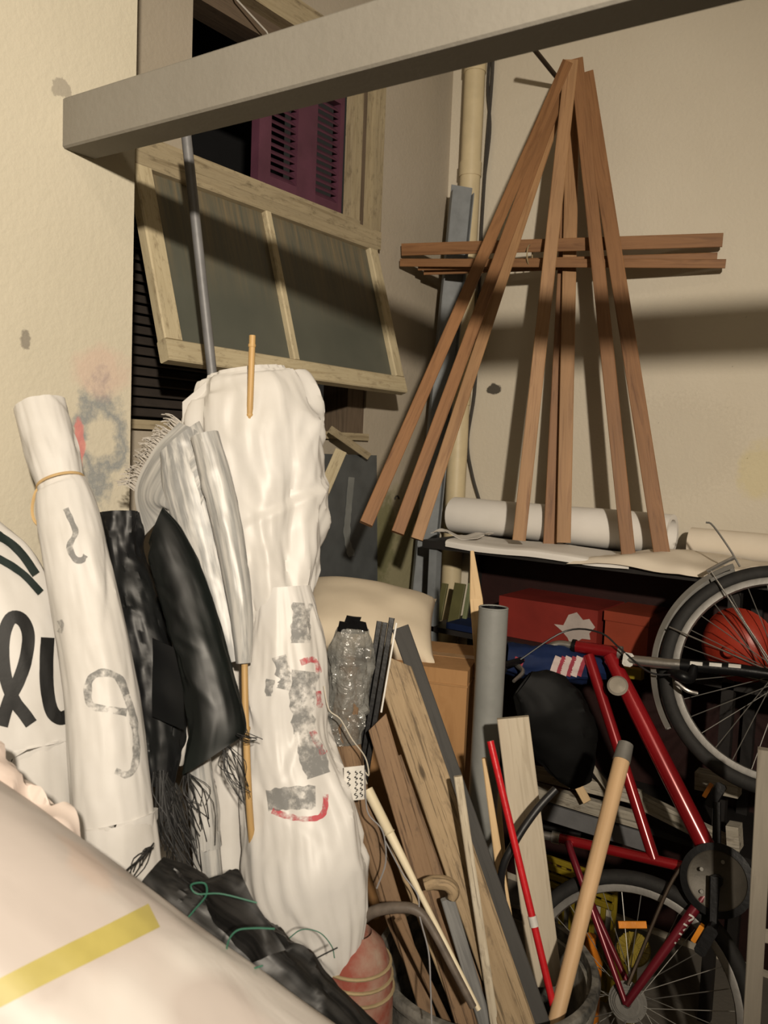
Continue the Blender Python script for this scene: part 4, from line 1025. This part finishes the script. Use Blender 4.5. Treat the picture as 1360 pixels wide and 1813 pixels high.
# strings
m_plain('grey_string', (0.24, 0.235, 0.24), 0.8); m_plain('pale_string', (0.5, 0.46, 0.38), 0.8)
def string(px, d, r, mat, lab, s=40): make('string', lab, 'string', tube([P(x, y, dd) for (x, y), dd in zip(px, d)], r, 5, s), mat)
z5 = lambda pts: zm(560, 1340, .382, pts)
p_ = z5([(225, 60), (230, 200), (245, 270), (300, 330), (320, 400), (320, 500), (280, 610)]); string(p_, [1.63]*7, 0.0016, 'grey_string', 'grey string trailing from the paper tag beside the ivory cane')
p_ = z5([(320, 390), (400, 540), (470, 640), (480, 740), (520, 900), (530, 1060), (535, 1237)]); string(p_, [1.63, 1.61, 1.59, 1.57, 1.54, 1.51, 1.48], 0.0016, 'grey_string', 'long grey string hanging down over the bucket rim')
p_ = zm(300, 1050, .294, [(930, 560), (960, 700), (1030, 760), (1100, 880), (1180, 990), (1200, 1100), (1150, 1040), (1190, 1150)]); string(p_, [1.655]*8, 0.0014, 'pale_string', 'tangled pale string wound around the plastic-wrapped bundle')
p_ = z5([(160, 960), (190, 1040), (220, 1110), (250, 1200), (255, 1260)]); string(p_, [1.60]*5, 0.0018, 'pale_string', 'white string hanging down over the red jar')

# red jar
m_plain('dusty_red_clay', (0.23, 0.055, 0.036), 0.75, col2=(0.31, 0.23, 0.175), scale=16, bmp=0.3)
jc = P(624, 1790, 1.62); jz = jc.z
J0 = V((jc.x, jc.y, 0)); jr = 72*1.62/FPX
prof = [(jr*0.6, 0), (jr*0.8, 0.05), (jr*0.96, jz*0.6), (jr, jz-0.02), (jr*0.98, jz+0.05), (jr*0.9, jz+0.10), (jr*0.72, jz+0.14), (jr*0.45, jz+0.162), (jr*0.40, jz+0.166), (jr*0.38, jz+0.15), (0.0, jz+0.14)]
P_ = [('body', lathe(J0, prof, 36), 'dusty_red_clay')]
for k in range(3): P_.append(('twine_wrap', torus(J0+V((0, 0, jz+0.110-k*0.022)), V((0.05*k, 0.04, 1)).normalized(), jr*(0.89+0.05*k), circ(0.0035, 6), 30), 'twine'))
make('clay_jar', 'dusty red clay jar bound with twine, standing beside the bucket', 'jar', P_)

# ================================================================ ROLLS AND FABRICS ON THE LEFT
m_cloth('white_banner', (0.60, 0.585, 0.565), (0.53, 0.51, 0.48), 0.5, crease=0.2)
m_cloth('white_plastic', (0.56, 0.545, 0.525), (0.50, 0.48, 0.45), 0.42, crease=0.2, spec=0.35)
m_cloth('silver_woven', (0.30, 0.30, 0.29), (0.17, 0.172, 0.172), 0.4, streak=(0.43, 0.42, 0.40), crease=0.3, spec=0.5)
m_cloth('black_plastic_sheet', (0.005, 0.005, 0.006), (0.008, 0.009, 0.009), 0.42, crease=0.6, spec=0.25)
m_cloth('black_green_cloth', (0.0035, 0.004, 0.004), (0.006, 0.009, 0.008), 0.38, crease=0.3, spec=0.22)
m_cloth('black_mesh', (0.005, 0.005, 0.005), (0.010, 0.010, 0.010), 0.4, crease=0.5, spec=0.3, streak=(0.022, 0.021, 0.02))
m_plain('marker_black', (0.008, 0.008, 0.008), 0.6)
def m_faded(name, col, amt, scale=70, rough=0.7):
    m, nt, bs = node_mat(name); v = coord(nt)
    bs.inputs['Base Color'].default_value = (*col, 1); bs.inputs['Roughness'].default_value = rough
    f = noise_out(nt, v, scale, 5, 0.7); f2 = noise_out(nt, v, scale*0.22, 3)
    ad = N(nt, 'ShaderNodeMath', _operation='ADD'); nt.links.new(f, ad.inputs[0]); nt.links.new(f2, ad.inputs[1])
    hf = N(nt, 'ShaderNodeMath', _operation='MULTIPLY'); hf.inputs[1].default_value = 0.5; nt.links.new(ad.outputs[0], hf.inputs[0])
    nt.links.new(ramp(nt, hf.outputs[0], [(0.42, (0.0,)*3), (0.56, (amt,)*3)]), bs.inputs['Alpha'])
    return m
m_faded('marker_grey', (0.15, 0.155, 0.155), 0.62)
m_faded('marker_red', (0.50, 0.05, 0.07), 0.8)
m_plain('dark_green_strap', (0.012, 0.022, 0.02), 0.6)
m_plain('rubber_band', (0.55, 0.38, 0.18), 0.5)
m_plain('black_thread', (0.012, 0.012, 0.012), 0.6); m_plain('green_thread', (0.03, 0.14, 0.09), 0.6)
m_plain('fringe_thread', (0.42, 0.39, 0.35), 0.7)
m_cloth('pink_white_cloth', (0.72, 0.64, 0.58), (0.66, 0.53, 0.47), 0.5, crease=0.4)
m_wood('bamboo', (0.42, 0.26, 0.10), (0.48, 0.31, 0.13), (0.36, 0.21, 0.075), 0.5)
z4 = lambda pts: zm(0, 640, .338, pts)
z6 = lambda pts: zm(0, 1050, .3676, pts)
z7 = lambda pts: zm(300, 1050, .294, pts)
z8 = lambda pts: zm(0, 1400, .529, pts)

def threads(bundles, mat='black_thread'):
    """loose threads: (root px, depth, tip px, count, spread px, radius)"""
    g = G()
    for (x, y), d, (x2, y2), n, sp_, r in bundles:
        for k in range(n):
            a = P(x+rng.uniform(-sp_, sp_)*.6, y+rng.uniform(-sp_, sp_)*.3, d); q = rng.uniform(0.4, 1.05)
            b = P(x+(x2-x)*q+rng.uniform(-sp_, sp_), y+(y2-y)*q+rng.uniform(-sp_, sp_)*.5, d+rng.uniform(-.03, .01))
            m_ = (a+b)/2+V((rng.uniform(-1, 1), rng.uniform(-1, 1), rng.uniform(-.6, .6)))*0.02
            g += tube([a, m_, b], r, 3, 7)
    return g

# white roll with the black brush letters
gl = roll([(-150, 770, 1.42, 48), (-112, 830, 1.47, 55), (-88, 895, 1.51, 50), (-66, 970, 1.52, 84), (-36, 1045, 1.52, 106), (-2, 1180, 1.51, 117), (14, 1320, 1.495, 110), (26, 1450, 1.48, 105)], 0.5, 0.03, 3, 90, 72, 3, floor=True, crush=0.5, creases=30, ch=0.07)
bv = gl.bvh()
L1 = z6([(6, 640), (22, 580), (50, 500), (90, 420), (125, 310), (135, 200), (105, 130), (55, 120), (22, 190), (14, 300), (30, 420), (70, 520), (115, 580), (150, 630)])
L2 = z6([(228, 215), (222, 330), (225, 450), (245, 560), (285, 602), (330, 590)])
strp = [('strap', ribbon(bv, [(-50, 930), (0, 952), (35, 980), (62, 1018)], 15, 24, 0.004), 'dark_green_strap'),
        ('strap', ribbon(bv, [(-60, 965), (0, 992), (40, 1018), (70, 1050)], 13, 24, 0.004), 'dark_green_strap')]
make('banner_roll', 'wide white cloth roll with thick black brush letters', 'cloth roll', [('roll', gl, 'white_banner'), ('letter', ribbon(bv, L1, 23, 70), 'marker_black'), ('letter', ribbon(bv, L2, 24, 40), 'marker_black')]+strp)

# white roll tied with a rubber band
gt = roll([(70, 717, 1.60, 43), (84, 770, 1.585, 43), (98, 820, 1.57, 42), (107, 853, 1.56, 39), (112, 868, 1.557, 44), (120, 910, 1.545, 51), (136, 990, 1.525, 55), (149, 1050, 1.515, 57), (166, 1140, 1.50, 60), (180, 1230, 1.485, 62), (191, 1340, 1.467, 66), (203, 1450, 1.45, 68), (214, 1560, 1.44, 72)],
     0.85, 0.022, 3, 150, 90, 1, floor=True, cap_in=0.03, crush=0.8, kc=1.6, pleat=(3.0, 5, 0.115, 0.03), creases=46, ch=0.085)
bv = gt.bvh()
mk = [('mark', ribbon(bv, z4([(345, 770), (380, 850), (395, 900), (365, 970), (395, 1035), (430, 1040), (448, 1015)]), 10, 36, wob=0.4), 'marker_grey'),
      ('mark', ribbon(bv, z6([(608, 490), (570, 410), (500, 383), (440, 408), (424, 470), (440, 540), (520, 560), (610, 575)]), 13, 40, wob=0.3), 'marker_grey'),
      ('mark', ribbon(bv, z6([(575, 420), (630, 560), (650, 680), (655, 780), (640, 850), (605, 875), (555, 855)]), 12, 40, wob=0.3), 'marker_grey'),
      ('mark', ribbon(bv, z6([(290, 130), (300, 160), (290, 190)]), 9, 10, wob=0.5), 'marker_grey')]
tie = P(107, 854, 1.56); tx = (P(112, 868, 1.557)-P(98, 820, 1.57)).normalized()
mk.append(('rubber_band', torus(tie, tx, 0.0425, circ(0.0028, 6), 40), 'rubber_band'))
lp = [P(x, y, d) for x, y, d in ((72, 858, 1.545), (62, 875, 1.54), (57, 900, 1.535), (60, 920, 1.53), (70, 932, 1.525))]
mk.append(('band_loop', tube(lp, 0.003, 6, 20), 'rubber_band'))
make('banner_roll', 'tall white cloth roll pinched by a rubber band near its top', 'cloth roll', [('roll', gt, 'white_banner')]+mk)

# black plastic roll and black cloth roll
gb = roll([(212, 908, 1.68, 38), (213, 940, 1.675, 38), (216, 985, 1.665, 33), (232, 1050, 1.65, 44), (252, 1130, 1.635, 48), (272, 1230, 1.615, 48), (282, 1320, 1.595, 38), (284, 1392, 1.575, 22)], 0.7, 0.06, 5, 90, 56, 8, fine=0.4, cap_in=0.02, crush=1.2, creases=40, ch=0.2)
fl = sheet([[P(270+k*28, 1130+k*12+i*46, 1.56-0.008*k+0.006*sin(i*2+k)) for k in range(3)] for i in range(4)], 16, 12, 0.002, 0.004, 14, 6)
th = threads([((285, 1370), 1.53, (320, 1560), 60, 22, 0.0009), ((300, 1390), 1.54, (345, 1560), 40, 20, 0.0009)])
make('black_roll', 'crumpled glossy black plastic roll beside the tied white roll', 'plastic roll', [('roll', gb, 'black_plastic_sheet'), ('flap', fl, 'black_plastic_sheet'), ('loose_threads', th, 'black_thread', None, {'kind': 'stuff'})])
gb2 = roll([(276, 930, 1.605, 26), (292, 960, 1.60, 36), (316, 1020, 1.59, 42), (342, 1100, 1.57, 44), (366, 1190, 1.545, 44), (384, 1270, 1.525, 46), (378, 1335, 1.515, 52)], 0.42, 0.03, 4, 80, 56, 14, crush=0.4, shear=(0.9, 0.75), cap_in=0.03, creases=14, ch=0.16)
th = threads([((420, 1300), 1.52, (470, 1315), 10, 8, 0.0009), ((400, 1320), 1.52, (440, 1420), 16, 12, 0.0009), ((330, 1370), 1.53, (375, 1500), 18, 14, 0.0009)])
make('black_roll', 'smooth black-green cloth roll leaning between the plastic roll and the silver fabric', 'cloth roll', [('roll', gb2, 'black_green_cloth'), ('loose_threads', th, 'black_thread', None, {'kind': 'stuff'})])
gp_ = roll([(296, 1055, 1.67, 12), (318, 1130, 1.66, 24), (334, 1200, 1.65, 27), (338, 1260, 1.64, 26), (326, 1320, 1.63, 18), (314, 1352, 1.64, 9)], 0.5, 0.06, 6, 36, 28, 21)
make('white_film_roll', 'narrow strip of white film showing between the two black rolls', 'film', gp_, 'white_plastic')

# silver woven roll with fringe
s1 = roll([(318, 775, 1.680, 40), (338, 850, 1.670, 50), (360, 940, 1.660, 46), (384, 1040, 1.640, 37), (400, 1110, 1.625, 31), (412, 1172, 1.615, 24)], 0.45, 0.03, 4, 70, 48, 17, crush=0.6, kc=1.5, shear=(0.5, 0), creases=20, ch=0.12)
s2 = roll([(362, 770, 1.655, 24), (384, 850, 1.645, 27), (406, 950, 1.630, 25), (424, 1060, 1.610, 21), (430, 1130, 1.605, 17), (432, 1174, 1.600, 13)], 0.8, 0.04, 4, 70, 40, 18, crush=0.6, creases=14, ch=0.12)
s3 = sheet([[P(318, 748, 1.685), P(352, 766, 1.670), P(372, 800, 1.660)], [P(270, 800, 1.690), P(315, 830, 1.650), P(362, 870, 1.640)], [P(240, 866, 1.695), P(285, 890, 1.650), P(345, 925, 1.640)], [P(252, 952, 1.690), P(303, 906, 1.660), P(338, 945, 1.650)]], 26, 22, 0.0025, 0.006, 9, 4)
fg = G()
for k in range(130):
    q = k/129; x, y = 322-84*q, 748+118*q+6*sin(q*9)
    nx, ny = -0.80, -0.60
    L = rng.uniform(22, 44); j = rng.uniform(-8, 8)
    a = P(x, y, 1.707); b = P(x+nx*L*.6+j*.4, y+ny*L*.6-j*.3, 1.705+rng.uniform(-.01, .01)); c = P(x+nx*L+j, y+ny*L-j+7, 1.705+rng.uniform(-.02, .02))
    fg += tube([a, b, c], 0.0012, 3, 5)
make('silver_woven_roll', 'silvery woven plastic fabric roll with a frayed fringed edge', 'fabric roll', [('roll', s1, 'silver_woven'), ('inner_fold', s2, 'silver_woven'), ('flap', s3, 'silver_woven'), ('fringe', fg, 'fringe_thread', None, {'kind': 'stuff'})])

# central white bundle: wrapped body and the cover drawn over it
body = roll([(498, 1040, 1.70, 48), (503, 1120, 1.69, 66), (504, 1210, 1.675, 74), (506, 1310, 1.66, 74), (522, 1400, 1.64, 90), (538, 1480, 1.62, 102), (548, 1560, 1.60, 106), (572, 1640, 1.585, 78), (588, 1695, 1.575, 50), (594, 1722, 1.57, 30)], 0.62, 0.035, 2.2, 170, 120, 23, folds=0.5, crush=1.2, kc=1.5, pleat=(1.6, 7, 0.95, 0.35), creases=40, ch=0.11)
cover = roll([(436, 664, 1.80, 76), (438, 676, 1.80, 88), (445, 705, 1.798, 101), (448, 760, 1.79, 108), (456, 830, 1.775, 106), (462, 900, 1.76, 100), (467, 980, 1.74, 92), (472, 1050, 1.72, 76), (472, 1110, 1.705, 50), (467, 1184, 1.69, 16)], 0.62, 0.045, 2.0, 170, 120, 29, folds=0.4, crush=1.2, kc=1.5, cap_in=-0.01, pleat=(1.2, 8, 0.85, 0.3), creases=40, ch=0.11)
bvb = body.bvh(); bvc = cover.bvh()
pat = [('grey_print', ribbon(bvb, z7([(800, 60), (790, 200), (790, 300)]), 34, 20, wob=0.3), 'marker_grey'),
       ('grey_print', ribbon(bvb, z7([(660, 380), (700, 520), (690, 580)]), 26, 20, wob=0.5), 'marker_grey'),
       ('grey_print', ribbon(bvb, z7([(820, 470), (800, 640), (810, 800), (850, 950), (900, 1100)]), 42, 30, wob=0.4), 'marker_grey'),
       ('grey_print', ribbon(bvb, z7([(590, 1250), (720, 1235), (880, 1230)]), 40, 24, wob=0.2), 'marker_grey'),
       ('grey_print', ribbon(bvb, z7([(610, 520), (600, 580), (600, 620)]), 14, 12, wob=0.5), 'marker_grey'),
       ('red_print', ribbon(bvb, z7([(790, 420), (850, 400), (885, 420), (900, 480)]), 10, 24, wob=0.5), 'marker_red'),
       ('red_print', ribbon(bvb, z7([(895, 590), (900, 650), (905, 690)]), 9, 14, wob=0.5), 'marker_red'),
       ('red_print', ribbon(bvb, z7([(860, 830), (890, 900), (930, 970)]), 12, 16, wob=0.5), 'marker_red'),
       ('red_print', ribbon(bvb, z7([(620, 1310), (700, 1340), (800, 1360), (900, 1350), (935, 1300), (940, 1210)]), 10, 40, wob=0.4), 'marker_red')]
tl = sheet([[P(323+k*14, 712-k*12+i*16, 1.75+0.006*i) for k in range(4)] for i in range(4)], 12, 12, 0.002, 0.008, 16, 8)
make('wrapped_banner_bundle', 'large white plastic-wrapped bundle with faded grey and red print', 'bundle', [('body', body, 'white_plastic', pat), ('cover', cover, 'white_plastic', [('torn_corner', tl, 'white_plastic')])])
bs_ = [P(447, 594, 1.71), P(442, 740, 1.712), P(440, 800, 1.745), P(436, 1000, 1.71), P(433, 1180, 1.605), P(440, 1400, 1.565)]
e = P(452, 1560, 1.60)
P_ = [('cane', tube(bs_+[e], 0.0068, 10, 60), 'bamboo')]
for x, y, d in ((446.3, 612, 1.710), (442.3, 735, 1.712), (436, 1290, 1.582)):
    P_.append(('node', lathe(P(x, y, d)-V((0, 0, 0.003)), [(0.0, 0), (0.0078, 0), (0.0084, 0.003), (0.0078, 0.006), (0, 0.006)], 10), 'bamboo'))
make('bamboo_cane', 'thin bamboo cane sticking out above the white bundle', 'cane', P_)
make('clear_film_roll', 'grey translucent film roll standing behind the black threads', 'film roll', roll([(352, 1340, 1.58, 20), (360, 1420, 1.57, 24), (366, 1500, 1.56, 24), (370, 1560, 1.55, 22)], 0.8, 0.08, 6, 40, 28, 33, floor=True, fine=0.5), 'silver_woven')
make('white_roll', 'slim plain white roll standing between the film roll and the bamboo cane', 'cloth roll', roll([(398, 1150, 1.72, 24), (400, 1250, 1.70, 28), (402, 1380, 1.68, 30), (404, 1560, 1.66, 30)], 0.8, 0.04, 4, 50, 32, 35, floor=True), 'white_banner')

# black mesh fabric lying along the foreground roll
gm = roll([(255, 1560, 1.34, 42), (310, 1606, 1.33, 62), (390, 1668, 1.32, 70), (480, 1740, 1.31, 66), (580, 1822, 1.30, 58), (700, 1925, 1.30, 55), (850, 2070, 1.30, 55)], 0.55, 0.06, 4, 100, 60, 41, fine=0.3, creases=40, ch=0.2)
pk = sheet([[P(285, 1532, 1.345), P(330, 1560, 1.33), P(375, 1575, 1.31)], [P(340, 1590, 1.33), P(380, 1570, 1.30), P(418, 1538, 1.30)], [P(400, 1650, 1.29), P(430, 1620, 1.285), P(448, 1590, 1.29)], [P(450, 1700, 1.28), P(480, 1690, 1.27), P(506, 1682, 1.28)]], 26, 20, 0.0025, 0.012, 12, 4, 0.012)
tb = threads([((270, 1500), 1.37, (215, 1580), 7, 6, 0.0011), ((300, 1560), 1.33, (440, 1650), 14, 40, 0.0008)])
make('black_mesh_roll', 'crumpled black woven mesh fabric lying along the huge yellow-striped roll', 'fabric roll', [('roll', gm, 'black_mesh'), ('raised_fold', pk, 'black_mesh'), ('loose_threads', tb, 'black_thread', None, {'kind': 'stuff'})])
def gstr(pts, d, lab, mat='green_thread', r=0.0013): make('loose_thread', lab, 'thread', tube([P(x, y, d) for x, y in pts], r, 5, 40), mat)
gstr(z8([(600, 460), (650, 400), (690, 350), (685, 310), (640, 315), (660, 345), (740, 345), (860, 375)]), 1.20, 'dark green thread looping over the black mesh fold')
gstr(z8([(765, 600), (760, 520), (790, 470), (850, 460), (920, 462)]), 1.14, 'green thread arching over the lower black mesh')
gstr(z8([(770, 608), (830, 600), (880, 585)]), 1.14, 'short green thread lying flat on the black mesh')
gstr(z8([(960, 500), (1010, 465), (1070, 475), (1110, 520), (1120, 560)]), 1.40, 'thin green wire arching before the white bundle foot', r=0.001)
gstr(z8([(1020, 585), (1070, 555), (1130, 525)]), 1.38, 'short black wire at the foot of the white bundle', 'black_thread', 0.0013)
gstr(z8([(385, 315), (430, 260), (480, 220), (515, 175)]), 1.33, 'black thread slanting before the tied white roll', 'black_thread', 0.0016)

# pink-white crumpled cloth and the big foreground roll with the yellow stripe
gk = sheet([[P(-120, 1290, 1.30), P(-40, 1300, 1.28), P(10, 1335, 1.27), P(40, 1375, 1.27)], [P(-130, 1370, 1.24), P(-30, 1385, 1.20), P(60, 1420, 1.20), P(112, 1430, 1.23)], [P(-130, 1450, 1.22), P(-20, 1470, 1.17), P(80, 1485, 1.17), P(136, 1478, 1.22)], [P(-130, 1560, 1.20), P(0, 1560, 1.17), P(90, 1560, 1.18), P(135, 1545, 1.22)]], 30, 30, 0.003, 0.018, 9, 3, 0.03)
make('crumpled_cloth', 'crumpled pinkish white cloth behind the huge yellow-striped roll', 'cloth', gk, 'pink_white_cloth')
m, nt, bs = node_mat('foreground_banner')
v = coord(nt); vr = coord(nt, (1, 1, 1), rnd=False)
c = mixc(nt, ramp(nt, noise_out(nt, v, 3.2, 2), [(0.5, (0, 0, 0)), (0.56, (1, 1, 1))]), (0.59, 0.53, 0.495), (0.73, 0.69, 0.655))
c = mixc(nt, ramp(nt, noise_out(nt, v, 7, 2), [(0.60, (0, 0, 0)), (0.68, (0.5,)*3)]), c, (0.70, 0.55, 0.47))
nt.links.new(c, bs.inputs['Base Color']); bs.inputs['Roughness'].default_value = 0.4; bs.inputs['Specular IOR Level'].default_value = 0.4
bump(nt, bs, noise_out(nt, v, 8, 3, 0.5, 0.6), 0.15, 0.02)
m_plain('yellow_tape', (0.62, 0.53, 0.16), 0.45, var=0.3, scale=5)
fr_ = [(-330, 1530, 1.10, 270), (-106, 1691, 1.07, 276), (364, 2034, 1.06, 276), (800, 2353, 1.06, 276)]
q0, q1 = P(-330, 1530, 1.10), P(364, 2034, 1.06); d_ = (q1-q0).normalized()
fgr = roll(fr_, 0.9, 0.012, 1.2, 80, 96, 51)
yt = ribbon(fgr, [(-60, 1790), (0, 1758), (90, 1712), (180, 1668), (272, 1622)], 46, 40, 0.0015, 6)
make('foreground_roll', 'huge pale banner roll with one broad yellow stripe across it', 'banner roll', [('roll', fgr, 'foreground_banner'), ('yellow_stripe', yt, 'yellow_tape')])
